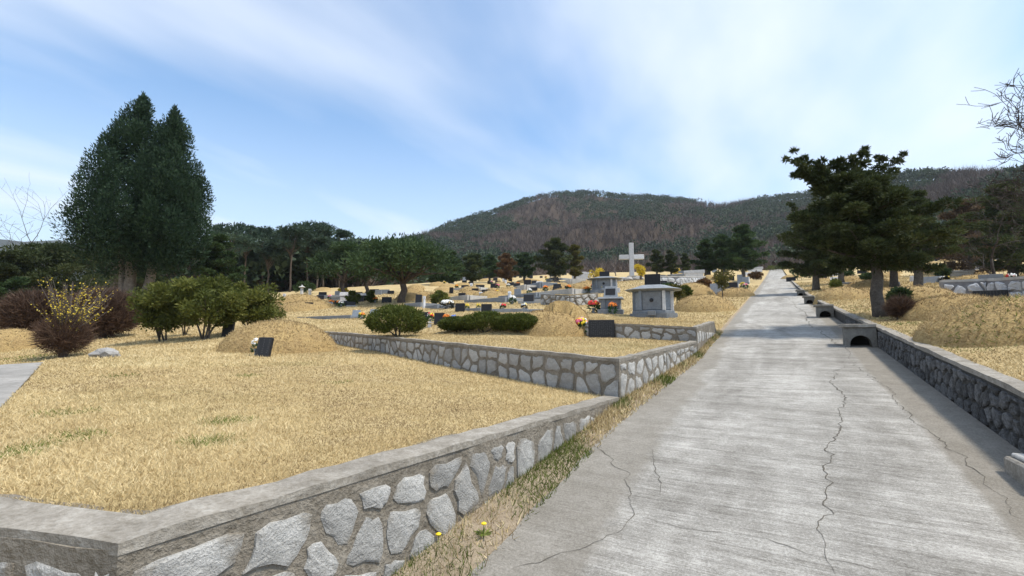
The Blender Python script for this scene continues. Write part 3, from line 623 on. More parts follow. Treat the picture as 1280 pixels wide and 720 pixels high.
def bouquet(px, py, wpx, hpx, cols, label, Z=None, vase=True, off=(0, 0), group='artificial flower bouquets'):
    p = hit(px, py) if Z is None else np.array(atd(px, Z)); Zd = depth(p); r = wpx*Zd/FPX/2; h = hpx*Zd/FPX
    root = thing('flower_bouquet', (p[0] + off[0], p[1] + off[1], p[2]), random.uniform(0, 6), label, 'flowers', group); vh = h*.38
    if vase: MB().lathe([(r*.30, -.03), (r*.30, vh*.1), (r*.16, vh*.3), (r*.22, vh*.7), (r*.36, vh), (r*.25, vh*.98)], 10).build('vase', M_VASE, root, smooth=True)
    else: vh = h*.15
    cz = vh + (h - vh)*.5; u = rsph(60); n = len(u); V = cards(np.array([0, 0, vh]) + u*np.array([r*.5, r*.5, (h-vh)*.25]), u + [0, 0, .5], r*.75, r*.35)
    link('leaves', fast_mesh('leaves', V, 4, P['leaf'] if 'dark' not in cols else P['dark']), root)
    if not vase: MB().tube([(0,0,-.04), (0,0,vh+.02)], [r*.12, r*.2], 6).build('stem', P['leaf'], root)
    k = 0
    for ci, c in enumerate([c for c in cols if c != 'dark']):
        mb = MB(); nn_ = 16 if len(cols) > 1 else 30
        for _ in range(nn_):
            d = rsph(1)[0]; d[2] = abs(d[2])*1.1 - .15; a0 = 2*math.pi*ci/max(1, len(cols)); d[0] += .7*math.cos(a0)*(len(cols) > 1); d[1] += .7*math.sin(a0)*(len(cols) > 1); d = d/np.linalg.norm(d); c0 = Vector((d[0]*r*.8, d[1]*r*.8, cz + d[2]*(h - cz)*.85)); fr = r*random.uniform(.17, .25); D = Vector(d); s = D.orthogonal().normalized(); tt = D.cross(s)
            ring = [c0 + (s*math.cos(q*math.pi/5) + tt*math.sin(q*math.pi/5))*fr*(1 if q % 2 else .72) + D*fr*.12 for q in range(10)]; r2 = [c0 + (s*math.cos(q*math.pi/5) + tt*math.sin(q*math.pi/5))*fr*.5 + D*fr*.45 for q in range(10)]
            mb.add([c0 - D*fr*.3] + ring + r2 + [c0 + D*fr*.35], [(0, 1+(q+1) % 10, 1+q) for q in range(10)] + [(1+q, 1+(q+1) % 10, 11+(q+1) % 10, 11+q) for q in range(10)] + [(11+q, 11+(q+1) % 10, 21) for q in range(10)])
        mb.build(['yellow','orange','red','pink','white','blue'][['yellow','orange','red','pink','white','blue'].index(c)] + '_blossoms', P[c], root)
    return root
def offering(px, py, wpx, hpx, label, mat=None, dp=.45, legs=True, rz=None, name='offering_table', cat_='stone table', tilt=0):
    p = hit(px, py); Zd = depth(p); w_ = wpx*Zd/FPX; h_ = max(.12, hpx*Zd/FPX); root = thing(name, tuple(p), facing(p) if rz is None else rz, label, cat_, 'stone tables and kerbs'); m = mat or M_GRANITE
    MB().box(-w_*.44, w_*.44, -dp*.4, dp*.4, -.06, h_*.55).build('pedestal', m, root, bevel=.008)
    o = MB().box(-w_/2, w_/2, -dp/2, dp/2, 0, h_*.45).build('top', m, root, bevel=.012); o.location = (0, 0, h_*.55 + .002); o.rotation_euler = (R(tilt), 0, 0); return root
def post(px, py, wpx, hpx, label, ball=False):
    p = hit(px, py); Zd = depth(p); w_ = max(.14, wpx*Zd/FPX); h_ = hpx*Zd/FPX; root = thing('stone_post', tuple(p), facing(p), label, 'post', 'white stone posts')
    MB().prism([(w_*.5*math.cos(a), w_*.5*math.sin(a)) for a in [math.pi*(k + .5)/4 for k in range(8)]], -.06, h_*.78, [(w_*.40*math.cos(a), w_*.40*math.sin(a)) for a in [math.pi*(k + .5)/4 for k in range(8)]]).build('shaft', M_WHITE, root)
    if ball: MB().lathe([(w_*1.0, h_*.78+.002), (w_*1.05, h_*.82), (w_*.35, h_*.90), (w_*.22, h_*.93), (w_*.3, h_*.97), (w_*.05, h_)], 8).build('lantern_cap', M_WHITE, root)
    else: MB().box(-w_*.42, w_*.42, -w_*.42, w_*.42, h_*.78 + .002, h_, w_*.12, w_*.12).build('cap', M_WHITE, root)
    return root
def kerb(px0, py0, px1, py1, hpx, label, mat=None, deep=1.6):
    a, b = hit(px0, py0), hit(px1, py1); m = (a + b)/2; Zd = depth(m); ln = float(np.hypot(*(b - a)[:2])); rz = math.atan2(b[1]-a[1], b[0]-a[0]); h_ = max(.14, hpx*Zd/FPX); m[2] = float(G(m[0], m[1])); root = thing('grave_kerb', tuple(m), rz, label, 'stone kerb', 'stone tables and kerbs'); M_ = mat or M_GRANITE
    zl = [float(G(*(a[:2]))) - m[2], float(G(*(b[:2]))) - m[2]]; lo = min(zl) - .08
    MB().box(-ln/2, ln/2, -.09, .09, lo, h_).build('front_stone', M_, root, bevel=.01)
    for s in (-1, 1): MB().box(s*ln/2 - .09, s*ln/2 + .09, .092, deep, lo, h_ - .03).build('side_stone', M_, root, bevel=.01)
    MB().box(-ln/2 + .092, ln/2 - .092, .092, deep - .05, lo, h_ - .06).build('gravel_bed', M_MORTAR_P, root); return root

# nearest lawn
headstone(328, 446, 19, 25, 'small leaning black headstone with a white bouquet on the nearest lawn', lean=14, rz=R(18), base=False, letters=3)
bouquet(319, 445, 12, 23, ['white', 'white'], 'white and green bouquet left of the small leaning headstone')
headstone(284, 421, 13, 19, 'black headstone half hidden under the rightmost round shrubs', lean=10, base=False)
def boulder(p, r, label=None, parent=None, mat=M_ROCK, sq=(1, .8, .55), seed=0):
    bm = bmesh.new(); bmesh.ops.create_icosphere(bm, subdivisions=2, radius=1); rd = random.Random(seed); o = Vector((rd.uniform(0,99),)*3)
    for v in bm.verts: k = 1 + .38*mnoise.noise(v.co*1.1 + o) + .16*mnoise.noise(v.co*2.7 + o); v.co = Vector((v.co.x*sq[0], v.co.y*sq[1], v.co.z*sq[2]))*k*r
    me_ = bpy.data.meshes.new('boulder'); bm.to_mesh(me_); bm.free(); me_.materials.append(mat); o = link('boulder', me_, parent); o.location = p; o.rotation_euler = (0, 0, rd.uniform(0, 6))
    if label: tag(o, label, 'rock')
    return o
p = hit(133, 447); boulder((p[0], p[1], p[2] + .07), 17*depth(p)/FPX, 'pale flat rock lying beside the yellow flowering bush', sq=(1, .7, .42), seed=4)
# second terrace
headstone(752, 422, 32, 22, 'wide black headstone with columns of small lettering on the second terrace', lean=3, rz=R(17), base=False, letters=11)
bouquet(727, 420, 18, 24, ['white', 'red', 'pink', 'yellow'], 'red, pink, white and yellow bouquet left of the wide black headstone')
headstone(531, 403, 9, 13, 'black headstone just right of the big round bush', lean=6, base=False)
bouquet(538, 404, 10, 14, ['yellow', 'white', 'red'], 'yellow, white and red bouquet beside the big round bush')
headstone(549, 405, 13, 14, 'dark grey headstone behind the left end of the clipped hedge', M_BLACK, base=False)
bouquet(558, 405, 10, 13, ['orange'], 'orange bouquet behind the clipped hedge'); bouquet(567, 404, 8, 11, ['blue'], 'blue bouquet behind the clipped hedge')
post(537, 409, 3, 7, 'tiny white stone lantern between the round bush and the hedge', ball=True)
headstone(445, 398, 10, 11, 'slanted dark headstone left of the big round bush with orange flowers', M_GRANITE_B, lean=18); bouquet(452, 399, 9, 9, ['orange', 'yellow'], 'orange and yellow flowers at the slanted stone left of the round bush')
headstone(467, 397, 10, 11, 'dark headstone peeking out left behind the big round bush', M_GRANITE_B, lean=18); bouquet(471, 398, 6, 8, ['white'], 'small white flowers tucked left behind the big round bush')
kerb(372, 397, 440, 398, 3.5, 'thin line of grey kerb stones on the lawn left of the round bush', M_GRANITE, .5)
# left middle ground
headstone(386, 387, 10, 9, 'small square black stone on a flat mound near the white posts', base=False, lean=4)
offering(362, 384, 20, 4, 'long low grey stone slab beside the green shrubs'); post(355, 379, 4, 12, 'plain white post nearest the green shrubs'); post(377, 371, 4, 15, 'white stone lantern post with a pointed cap', ball=True); post(387, 372, 4, 11, 'plain white post right of the capped lantern post')
kerb(392, 374, 425, 373, 4, 'pale low stone enclosure right of the white posts', M_COPE_R)
offering(421, 375, 14, 5, 'low grey table left of the small round shrub'); offering(432, 377, 14, 11, 'white slanted slab left of the small round shrub', M_WHITE, tilt=-18, name='stone_slab', cat_='slab')
def niche(px, py, wpx, hpx, label):
    p = hit(px, py); Zd = depth(p); w_, h_ = wpx*Zd/FPX, hpx*Zd/FPX; root = thing('stone_niche', tuple(p), facing(p), label, 'tomb')
    MB().box(-w_*.42, -w_*.25, -.3, .3, -.05, h_*.7).build('side_stone', M_WHITE, root); MB().box(w_*.25, w_*.42, -.3, .3, -.05, h_*.7).build('side_stone', M_WHITE, root)
    MB().box(-w_*.248, w_*.248, -.1, .28, -.05, h_*.7).build('opening_shade_panel', M_BLACK, root); MB().box(-w_*.55, w_*.55, -.4, .4, h_*.7 + .003, h_, .06, .06).build('roof_slab', M_WHITE, root)  # black panel stands in for the shade inside the niche's opening
niche(456, 376, 16, 9, 'small white stone niche with a dark opening left of the pine trunk')
kerb(506, 384, 527, 384, 5, 'grey kerb of the grave just right of the pine trunk', M_GRANITE); headstone(523, 382, 8, 14, 'tall black headstone inside the grey kerb right of the pine'); post(530, 385, 4, 15, 'white post at the corner of the grave right of the pine'); kerb(533, 385, 548, 386, 4, 'low dark kerb continuing right of the white corner post', M_GRANITE_B)
bouquet(559, 386, 18, 11, ['white', 'dark', 'white'], 'wide white and dark bouquet between the kerb and the square stones')
headstone(575, 390, 12, 11, 'square dark brown headstone left of two yellow bouquets', base=False, lean=5); bouquet(584, 388, 6, 9, ['yellow'], 'left one of two small yellow bouquets'); bouquet(598, 388, 6, 9, ['yellow'], 'right one of two small yellow bouquets'); headstone(608, 391, 13, 11, 'square dark brown headstone right of two yellow bouquets', base=False, lean=5)
kerb(581, 389, 602, 389, 3, 'short grey kerb under the two yellow bouquets', M_GRANITE); kerb(616, 391, 660, 390, 4.5, 'long grey kerb under the red and white bouquet', M_GRANITE); kerb(662, 391, 698, 390, 4, 'long thin grey kerb running right towards the stone wall', M_GRANITE_B)
bouquet(629, 388, 9, 9, ['red', 'white'], 'red and white bouquet on the long grey kerb'); bouquet(655, 388, 9, 10, ['white', 'yellow', 'dark'], 'white, yellow and dark bouquet on the long grey kerb')
offering(672, 376, 18, 5, 'flat blue-grey slab lying behind the long kerb', M_GRANITE_B, tilt=4, name='stone_slab', cat_='slab'); post(637, 375, 5, 11, 'white post behind the red and white bouquet'); post(601, 371, 5, 6, 'short white post behind the yellow bouquets')
post(589, 363, 4, 9, 'white post left of the black stone on the upper row'); headstone(600, 362, 11, 6, 'low wide black stone on the upper row beside a white post', base=False); kerb(592, 365, 612, 364, 2, 'thin grey kerb of the upper row', M_GRANITE); headstone(617, 361, 8, 7, 'dark stone with pink flowers on the upper row', base=False); bouquet(622, 361, 6, 6, ['pink'], 'pink flowers at the dark stone of the upper row')
offering(638, 364, 18, 3, 'white slab right of the pink flowers', M_WHITE, name='stone_slab', cat_='slab'); post(632, 357, 3, 7, 'small white post above the white slab'); headstone(667, 364, 9, 5, 'low dark stone left of the upper stone wall', base=False); headstone(710, 362, 8, 5, 'low dark stone above the upper stone wall', base=False); headstone(564, 367, 5, 8, 'narrow black stone above the bush', base=False)
# upper stone wall left of the small tomb
def wallpath(pts): return [tuple(hit(*q)[:2]) for q in pts]
stone_wall('retaining_wall', 'short upper rubble wall overgrown with dry grass behind the orange flowers', wallpath([(676,381),(712,383),(748,379)]), lambda x, y: float(G(x, y)) - .1, lambda x, y: float(G(x, y)) + .55, (M_MORTAR, M_STONE, M_COPE), .5, .3, .06, .05, seed=21, coping=False)
stone_wall('retaining_wall', 'pale rubble wall under grey slabs behind the young trees left of the road', wallpath([(822,357),(850,357),(882,356)]), lambda x, y: float(G(x, y)) - .1, lambda x, y: float(G(x, y)) + .75, (M_MORTAR_P, M_STONE_W, M_COPE_R), .6, .35, .07, .05, seed=22)
stone_wall('retaining_wall', 'pale polygonal stone wall behind the black plaque on the right', wallpath([(1180,373),(1235,372),(1300,372)]), lambda x, y: float(G(x, y)) - .1, lambda x, y: float(G(x, y)) + .62, (M_MORTAR_P, M_STONE_W, M_COPE_R), .55, .36, .07, .04, seed=23)
boulder(tuple(hit(737, 379)) , .42, 'white boulder at the right end of the upper stone wall', mat=M_WHITE, seed=8)
p = hit(727, 349); t = thing('stone_block_wall', tuple(p), facing(p), 'pale block wall left of the far stone tomb', 'wall'); Zd = depth(p)
for k in range(4): MB().box(-12*Zd/FPX + k*6*Zd/FPX, -12*Zd/FPX + (k+1)*6*Zd/FPX - .03, -.2, .2, -.1, 9*Zd/FPX - .1*(k % 2)).build('block', M_WHITE, t, bevel=.02)

# stone tombs
def tomb(px, py, wpx, hpx, label, rz):
    p = hit(px, py); Zd = depth(p); W_ = wpx*Zd/FPX; H_ = hpx*Zd/FPX; root = thing('stone_tomb', tuple(p), rz, label, 'tomb', 'stone tombs'); f = W_/2
    def octo(s, d=.62): return [(-f*.55*s, -f*d*s), (f*.55*s, -f*d*s), (f*.9*s, -f*.2*s), (f*.9*s, f*.4*s), (f*.55*s, f*d*s), (-f*.55*s, f*d*s), (-f*.9*s, f*.4*s), (-f*.9*s, -f*.2*s)]
    h1, h2, h3, h4 = H_*.08, H_*.14, H_*.60, H_*.65
    MB().prism(octo(1.12), -.2, h1).build('base', M_GRANITE, root, bevel=.012); MB().prism(octo(1.0), h1 + .002, h2).build('step', M_GRANITE, root, bevel=.012)
    MB().prism(octo(.86), h2 + .002, h3).build('wall', M_GRANITE_B, root)
    fp = MB().box(-f*.42, f*.40, -f*.62*.86 - .03, -f*.62*.86 - .002, h2 + .03, h3 - .04).build('front_panel', M_GRANITE, root, bevel=.008)
    MB().lathe([(.0001, 0), (f*.085, 0), (f*.085, .03), (f*.05, .04), (.0001, .04)], 14).build('round_emblem', M_BLACK, fp); e = fp.children[0]; e.location = (-f*.02, -f*.62*.86 - .028, (h2 + h3)*.5 + .02); e.rotation_euler = (R(90), 0, 0)
    for sx_, xx, yy in ((0, .55, -.62), (1, .9, -.2), (0, -.55, -.62), (0, -.9, -.2)): MB().box(f*xx*.9 - .055, f*xx*.9 + .055, f*yy*.9 - .055, f*yy*.9 + .055, h2 + .004, h3 + .001).build('corner_post', M_WHITE if xx > 0 else M_GRANITE_B, root, bevel=.008)
    for xx, yy, a in ((.725*.86, -.41*.86, R(50)), (-.725*.86, -.41*.86, R(-50))):
        q = MB().box(-f*.16, f*.16, -.012, .02, h2 + .04, h3 - .05).build('side_panel', M_GRANITE_B, root, bevel=.006); q.location = (f*xx*1.02, f*yy*1.02, 0); q.rotation_euler = (0, 0, a)
    MB().prism(octo(1.02), h3 + .003, h3 + .04).build('lintel', M_GRANITE, root); rf = MB().prism(octo(1.22), h3 + .042, h4, octo(1.36)).prism(octo(1.36), h4, H_*.69, octo(1.0)).prism(octo(1.0), H_*.69, H_*.76, octo(.55)).build('roof', M_GRANITE, root, bevel=.01)
    MB().box(-f*.34, f*.34, -.09, .09, H_*.76 + .002, H_*1.03, 0, .01).build('black_headstone', M_BLACK, root, bevel=.012)
    st = MB().box(-f*.16, f*.16, -f*.95, -f*.8, h1*.2, h1 + .07).build('offering_stone', M_GRANITE, root, bevel=.01); return root
tomb(817, 396, 56, 52, 'large grey granite tomb with black headstone on its roof beside the road', R(8))
tomb(756, 365, 36, 25, 'farther small-looking granite tomb left of the white cross', R(14))
p = hit(764, 391); Zd = depth(p); t = thing('stone_monument', tuple(p), R(13), 'small grey monument with sloped black plaque between orange bouquets', 'monument'); f = 14*Zd/FPX
MB().box(-f*1.1, f*1.1, -.45, .35, -.15, .12).build('base', M_GRANITE, t, bevel=.015); MB().box(-f*.86, f*.86, -.3, .3, .122, .55).build('body', M_GRANITE_B, t, bevel=.01)
for s in (-1, 1): MB().box(s*f*.62 - .09, s*f*.62 + .09, -.36, -.302, .122, .55).build('side_pillar', M_GRANITE, t, bevel=.008)
MB().box(-f*1.12, f*1.12, -.45, .42, .552, .63, .04, .04).build('roof_slab', M_GRANITE, t, bevel=.01); q = MB().box(-f*.62, f*.62, -.28, .28, .632, 1.08, .06, .16).build('upper_block', M_GRANITE, t, bevel=.01)
o = MB().box(-f*.42, f*.42, -.012, .0, .08, .36).build('black_plaque', M_BLACK, t); o.location = (0, -.275, .64); o.rotation_euler = (R(-19), 0, 0)
bouquet(742, 391, 17, 16, ['orange', 'red'], 'wide orange and red bouquet left of the small monument'); bouquet(766, 393, 12, 16, ['orange', 'orange'], 'orange bouquet in front of the small monument')
bouquet(733, 366, 10, 8, ['orange'], 'low orange flowers left of the far tomb'); bouquet(742, 364, 8, 10, ['orange', 'red'], 'orange and red flowers at the left corner of the far tomb'); bouquet(752, 366, 6, 10, ['yellow'], 'yellow bouquet in front of the far tomb')
headstone(771, 366, 8, 6, 'pale low block right of the far tomb', M_WHITE, base=False, lean=0)

# white cross on a rock base
Zc = 52.; p = atd(790, Zc); zb_, zt_ = topz(790, 353, Zc), topz(790, 303, Zc); t = thing('memorial_cross', (p.x, p.y, p.z), R(22), 'tall white stone cross standing on a heap of rocks', 'cross'); bw_ = 5.6*Zc/FPX/2; b0 = -.2; tp = zt_ - p.z
MB().box(-bw_, bw_, -bw_*.8, bw_*.8, b0, tp).build('upright', M_WHITE, t, bevel=.03); cz = topz(790, 321, Zc) - p.z; hb = 2.9*Zc/FPX
for s in (-1, 1): MB().box(*(sorted((s*(bw_ + .003), s*15.5*Zc/FPX/2*2*.98))), -bw_*.78, bw_*.78, cz - hb, cz + hb).build('cross_arm', M_WHITE, t, bevel=.03)
MB().box(-bw_*2, bw_*2, -bw_*1.9, bw_*1.9, -.2, .5).build('plinth', M_COPE, t, bevel=.04)
for k in range(11):
    a = random.uniform(-1, 1); pp = atd(790 + a*22, Zc - random.uniform(.8, 2.2)); boulder((pp.x, pp.y, pp.z + .12), random.uniform(.4, .75), 'grey boulder in the rock heap under the white cross', seed=40 + k)['group'] = 'boulders under the cross'

# along the road, left
headstone(896, 369, 15, 15, 'tall grey slanted headstone beside the young olive tree', M_GRANITE, lean=12); bouquet(886, 360, 9, 9, ['orange', 'red'], 'orange and red flowers behind the grey slanted headstone')
headstone(914, 362, 15, 9, 'low black headstone right of the young olive tree', M_BLACK); bouquet(910, 361, 5, 9, ['white'], 'white flowers on the low black headstone by the road'); headstone(925, 355, 6, 12, 'narrow grey upright headstone near the road', M_GRANITE_B); headstone(932, 355, 7, 9, 'grey headstone next to the narrow upright one', M_GRANITE); post(936, 354, 3, 8, 'white post at the road edge beside the grey headstones')
for px, py, w_, h_, l in [(868,347,24,9,'pinkish stone altar above the pale rubble wall'), (845,348,20,5,'grey slab on top of the pale rubble wall'), (826,349,12,5,'grey table left of the slab on the pale wall'), (944,340,18,6,'white stone altar under the large dark roadside conifer')]: offering(px, py, w_, h_, l, M_WHITE if 'white' in l or 'pink' in l else M_GRANITE)
# right of the road
headstone(1113, 358, 19, 6, 'wide blue-grey low stone set in the face of a small mound', M_GRANITE_B, base=False, lean=25); post(1140, 352, 5, 7, 'short white block post above the dark mound')
headstone(1164, 354, 22, 9, 'wide grey headstone left of the yellow and white bouquet', M_GRANITE, base=False, lean=18); bouquet(1181, 353, 12, 8, ['yellow', 'white', 'dark'], 'yellow and white bouquet above the pale wall'); headstone(1239, 353, 22, 10, 'wide grey headstone above the black plaque', M_GRANITE, base=False, lean=6)
headstone(1238, 374, 31, 11, 'long black plaque standing in front of the pale stone wall', M_BLACK, base=False, lean=4, letters=9); bouquet(1265, 354, 11, 13, ['red', 'white'], 'red and white bouquet at the right edge above the pale wall'); bouquet(1274, 355, 8, 7, ['orange'], 'orange flowers at the right edge above the pale wall')
offering(1182, 342, 16, 6, 'white stone altar with a dark shrub in front on the right slope', M_WHITE); offering(1202, 345, 24, 7, 'long pale altar right of the white one on the right slope', M_COPE_R); offering(1060, 356, 14, 3, 'low stone table between the roadside shrubs')
# more graves packed into the middle ground
for k in range(34):
    px, py = random.choice([(random.uniform(556, 700), random.uniform(354, 382)), (random.uniform(556, 700), random.uniform(347, 362)), (random.uniform(820, 940), random.uniform(345, 362)), (random.uniform(398, 490), random.uniform(368, 384))])
    Zd = depth(hit(px, py)); s = FPX/Zd
    if Zd > 110: continue
    headstone(px, py, random.uniform(.5, .85)*s, random.uniform(.35, .55)*s, 'low dark headstone among the packed graves of the middle ground', random.choice([M_BLACK, M_BLACK, M_BLACK, M_BLACK, M_GRANITE_B]), lean=random.uniform(2, 16), base=random.random() < .5, group='middle ground headstones')
    if k % 4: bouquet(px + random.choice((-1, 1))*.9*s, py + .5, .45*s, .5*s, random.choice([['orange'], ['red', 'white'], ['yellow'], ['yellow', 'orange'], ['pink', 'white'], ['white']]), 'small bouquet among the packed graves of the middle ground', group='middle ground bouquets')
for k in range(14):
    px, py = random.uniform(560, 745), random.uniform(350, 384); q = hit(px, py); Zd = depth(q); s = FPX/Zd
    if Zd < 100: kerb(px - 1.3*s, py, px + 1.3*s, py, .22*s, 'low stone kerb around a grave in the middle ground', random.choice([M_GRANITE, M_GRANITE_B, M_COPE_R]))
# far slope: stones too small to tell apart
for (x0, x1, y0, y1, n) in [(545,735,343,358,30), (1130,1279,318,340,22), (985,1080,340,352,8), (840,950,338,346,14), (400,500,364,372,6)]:
    for k in range(n):
        px, py = random.uniform(x0, x1), random.uniform(y0, y1); Zd = depth(hit(px, py))
        if Zd > 190: continue
        m_ = random.choice([M_WHITE, M_GRANITE, M_BLACK, M_BLACK, M_BLACK]); s = FPX/Zd
        headstone(px, py, random.uniform(.5, 1.0)*s, random.uniform(.35, .7)*s, 'small weathered headstone on the crowded far slope of graves', m_, lean=random.uniform(0, 15), base=False, group='far headstones')

# ------------------------------------------------------------------ trees and shrubs
def clumps(spec, per, Ln, Wd, up=.4, spread=.7, shell=.55):
    """spec: rows of (cx, cy, cz, rx, ry, rz); leaf sprays spread through each clump's volume."""
    sp_ = np.array(spec, float); per = np.broadcast_to(np.asarray(per), len(sp_)); idx = np.repeat(np.arange(len(sp_)), per); n = len(idx); u = rsph(n)
    pos = sp_[idx, :3] + u*sp_[idx, 3:]*(rng.uniform(shell, 1.03, (n, 1))); D = u*np.array([1, 1, .8]) + np.array([0, 0, up]) + rsph(n)*spread
    base = rng.uniform(-.28, .28, len(sp_))[idx]; at = np.clip(rng.normal(.45, .12, n) + base, 0, 1)
    return cards(pos, D, rng.uniform(.7, 1.3, n)*Ln, rng.uniform(.7, 1.3, n)*Wd, u), at
def crown(parent, spec, per, Ln, Wd, mat, up=.4, spread=.7, shell=.55, name='crown'):
    V, a = clumps(spec, per, Ln, Wd, up, spread, shell); return link(name, fast_mesh(name, V, 4, mat, np.repeat(a, 4)), parent)
def wob(p0, p1, n, amp): 
    p0, p1 = Vector(p0), Vector(p1); return [p0.lerp(p1, i/n) + (Vector((random.uniform(-amp, amp), random.uniform(-amp, amp), 0)) if 0 < i < n else Vector()) for i in range(n + 1)]
def trunk(parent, p0, p1, r0, r1, mat, amp=.08, name='trunk', n=6, sides=10):
    pts = wob(p0, p1, n, amp); rad = [r0*(1.35 if i == 0 else 1) + (r1 - r0)*i/n for i in range(n + 1)]; return MB().tube(pts, rad, sides).build(name, mat, parent, smooth=True)
def limbs(parent, starts, ends, r, mat):
    mb = MB()
    for s, e in zip(starts, ends): mid = Vector(s).lerp(Vector(e), .5) + Vector((random.uniform(-.1, .1), random.uniform(-.1, .1), -.05)); mb.tube([s, mid, e], [r, r*.65, r*.25], 5)
    return mb.build('limbs', mat, parent, smooth=True)
def profile_clumps(h0, h1, prof, n, cs, cx=0, cyy=0, squash=.8, inner=.25, rag=.12):
    out = []; ts = rng.random(n*3); wts = np.interp(ts, [p[0] for p in prof], [p[1] for p in prof]); keep = ts[rng.random(n*3) < wts/wts.max()][:n]
    for t in keep:
        r = float(np.interp(t, [p[0] for p in prof], [p[1] for p in prof])); a = random.uniform(0, 6.283); q = r*(1 - cs*.5/max(r, cs))*(random.uniform(.82, 1 + rag) if random.random() > inner else random.uniform(.2, .8)); c = cs*random.uniform(.7, 1.25)*min(1, .45 + r/ (cs*3))
        out.append((cx + q*math.cos(a), cyy + q*math.sin(a), h0 + (h1 - h0)*t, c, c, c*squash))
    return out
def X3(v, n): return [v]*n

# twin-topped cypress at the left
Zt = 27.; p = atd(158, Zt); H = topz(170, 113, Zt) - p.z; t = thing('cypress_tree', p, 0, 'tall dense dark green twin-topped cypress at the left', 'tree')
rgt = Vector((math.cos(YAW), math.sin(YAW), 0)); u = Zt/FPX
trunk(t, (0,0,-.3), rgt*.15 + Vector((0,0,H*.6)), .34, .16, M_BARK_P, .05); trunk(t, tuple(rgt*.55 + Vector((.0,.1,-.3))), tuple(rgt*2.1 + Vector((0,0,H*.55))), .30, .14, M_BARK_P, .05); trunk(t, tuple(rgt*-.35 + Vector((0,.2,-.3))), tuple(rgt*-.9 + Vector((0,0,H*.45))), .2, .1, M_BARK_P, .04)
prof = [(0,1.5),(.08,2.5),(.2,3.0),(.4,2.75),(.6,2.15),(.78,1.35),(.92,.65),(1,.15)]
sp1 = profile_clumps(H*.24, H*.985, prof, 300, .52, rgt.x*.05 - .0, rgt.y*.05, 2.0, .22, .10); pr2 = [(0,1.3),(.1,2.0),(.3,2.05),(.55,1.7),(.75,1.15),(.9,.6),(1,.15)]; sp2 = profile_clumps(H*.24, H*.935, pr2, 210, .5, rgt.x*2.0, rgt.y*2.0, 2.0, .2, .10)
for s in range(9): q = s/8; sp1.append((random.uniform(-.15,.15), random.uniform(-.15,.15), H*(.84 + .15*q), .55 - .38*q, .55 - .38*q, .6)); sp2.append((rgt.x*2.0 + random.uniform(-.15,.15), rgt.y*2.0 + random.uniform(-.15,.15), H*(.80 + .135*q), .5 - .34*q, .5 - .34*q, .55))
for s in range(16): a = random.uniform(0, 6.28); sp1.append((rgt.x*-2.9*random.uniform(.3,1.08), rgt.y*-2.9*random.uniform(.3,1.08), H*random.uniform(.26,.55), .6, .6, .5))
crown(t, sp1 + sp2, 250, .17, .062, F_CYP, .8, .5, .55)

# rough-topped juniper beside the wall, right of the road, with its neighbours
def juniper(px, Z, ytop, ybot, wpx, label, n, per, ragged=0, tr=.2, Ln=.2, base=None, mat=F_JUN, lean=0, asym=0, bark=M_BARK):
    p = Vector(base) if base is not None else atd(px, Z); Z = depth(p); H = topz(px, ytop, Z) - p.z; hb = topz(px, ybot, Z) - p.z; Rr = wpx*Z/FPX/2; t = thing('juniper_tree', p, 0, label, 'tree', 'dark conifers beside the road'); cs = max(.28, Rr*.26)
    trunk(t, (lean*.6,0,-.25), tuple(rgt*-lean + Vector((0,0,H*.75))), tr, tr*.35, bark, tr*.35, n=8); prof = [(0,Rr*.55),(.1,Rr*.9),(.3,Rr),(.5,Rr*.82),(.7,Rr*.62),(.88,Rr*.42),(1,Rr*.15)]
    sp_ = []; lm = MB(); nb = max(13, n//4 if n < 130 else n//5); top_ = H*(.84 if ragged else .95)
    for k in range(nb):                                           # boughs reach out in layers with gaps between them
        f0 = (k + .5)/nb; a = k*2.39996 + random.uniform(-.3, .3); rr = float(np.interp(f0, [q[0] for q in prof], [q[1] for q in prof]))*random.uniform(.78, 1.12); ax = rgt*(asym*f0 - lean*(.4 + .6*f0)); z = hb + (top_ - hb)*f0
        s_ = ax + Vector((0, 0, z - rr*.12)); e_ = ax + Vector((math.cos(a)*rr, math.sin(a)*rr, z + rr*random.uniform(-.02, .22))); lm.tube([s_, s_.lerp(e_, .5) + Vector((0,0,-.04*rr)), e_], [tr*.32, tr*.18, tr*.05], 5)
        for f in (.22, .45, .64, .82, .97): c = s_.lerp(e_, f); r_ = cs*(1.05 - .5*f)*random.uniform(.75, 1.2); sp_.append((c.x + random.uniform(-.12,.12)*rr, c.y + random.uniform(-.12,.12)*rr, c.z + .1*r_, r_, r_, r_*.42))
    lm.build('limbs', bark, t, smooth=True)
    n0 = len(sp_)
    for k in range(ragged):                                       # spiky leaders at the top
        a = random.uniform(-1, 1); s = Vector((0,0,H*.74)) + rgt*(a*Rr*.55 + asym*.7 - lean); e = s + rgt*(a*Rr*.75 + random.uniform(-.25,.25)) + Vector((random.uniform(-.3,.3), random.uniform(-.3,.3), H*random.uniform(.14,.30)*(1.08 - .3*abs(a))))
        for q in range(9): f = q/8; c = s.lerp(e, f) + Vector((0,0,.12*math.sin(f*3)))*1; r_ = cs*(.34 - .27*f)*random.uniform(.8, 1.2); sp_.append((c.x + random.uniform(-.08,.08), c.y + random.uniform(-.08,.08), c.z + random.uniform(-.06,.06), r_*1.3, r_, r_*.7))
    crown(t, sp_, [int(per*2.0)]*n0 + [int(per*.55)]*(len(sp_) - n0), Ln*.62, Ln*.22, mat, .35, .6, .4); return t
juniper(1090, 13, 186, 330, 158, 'dark ragged-topped juniper leaning beside the roadside wall', 150, 150, ragged=14, tr=.15, Ln=.17, base=hit(1098, 396), lean=.12, asym=-.30)
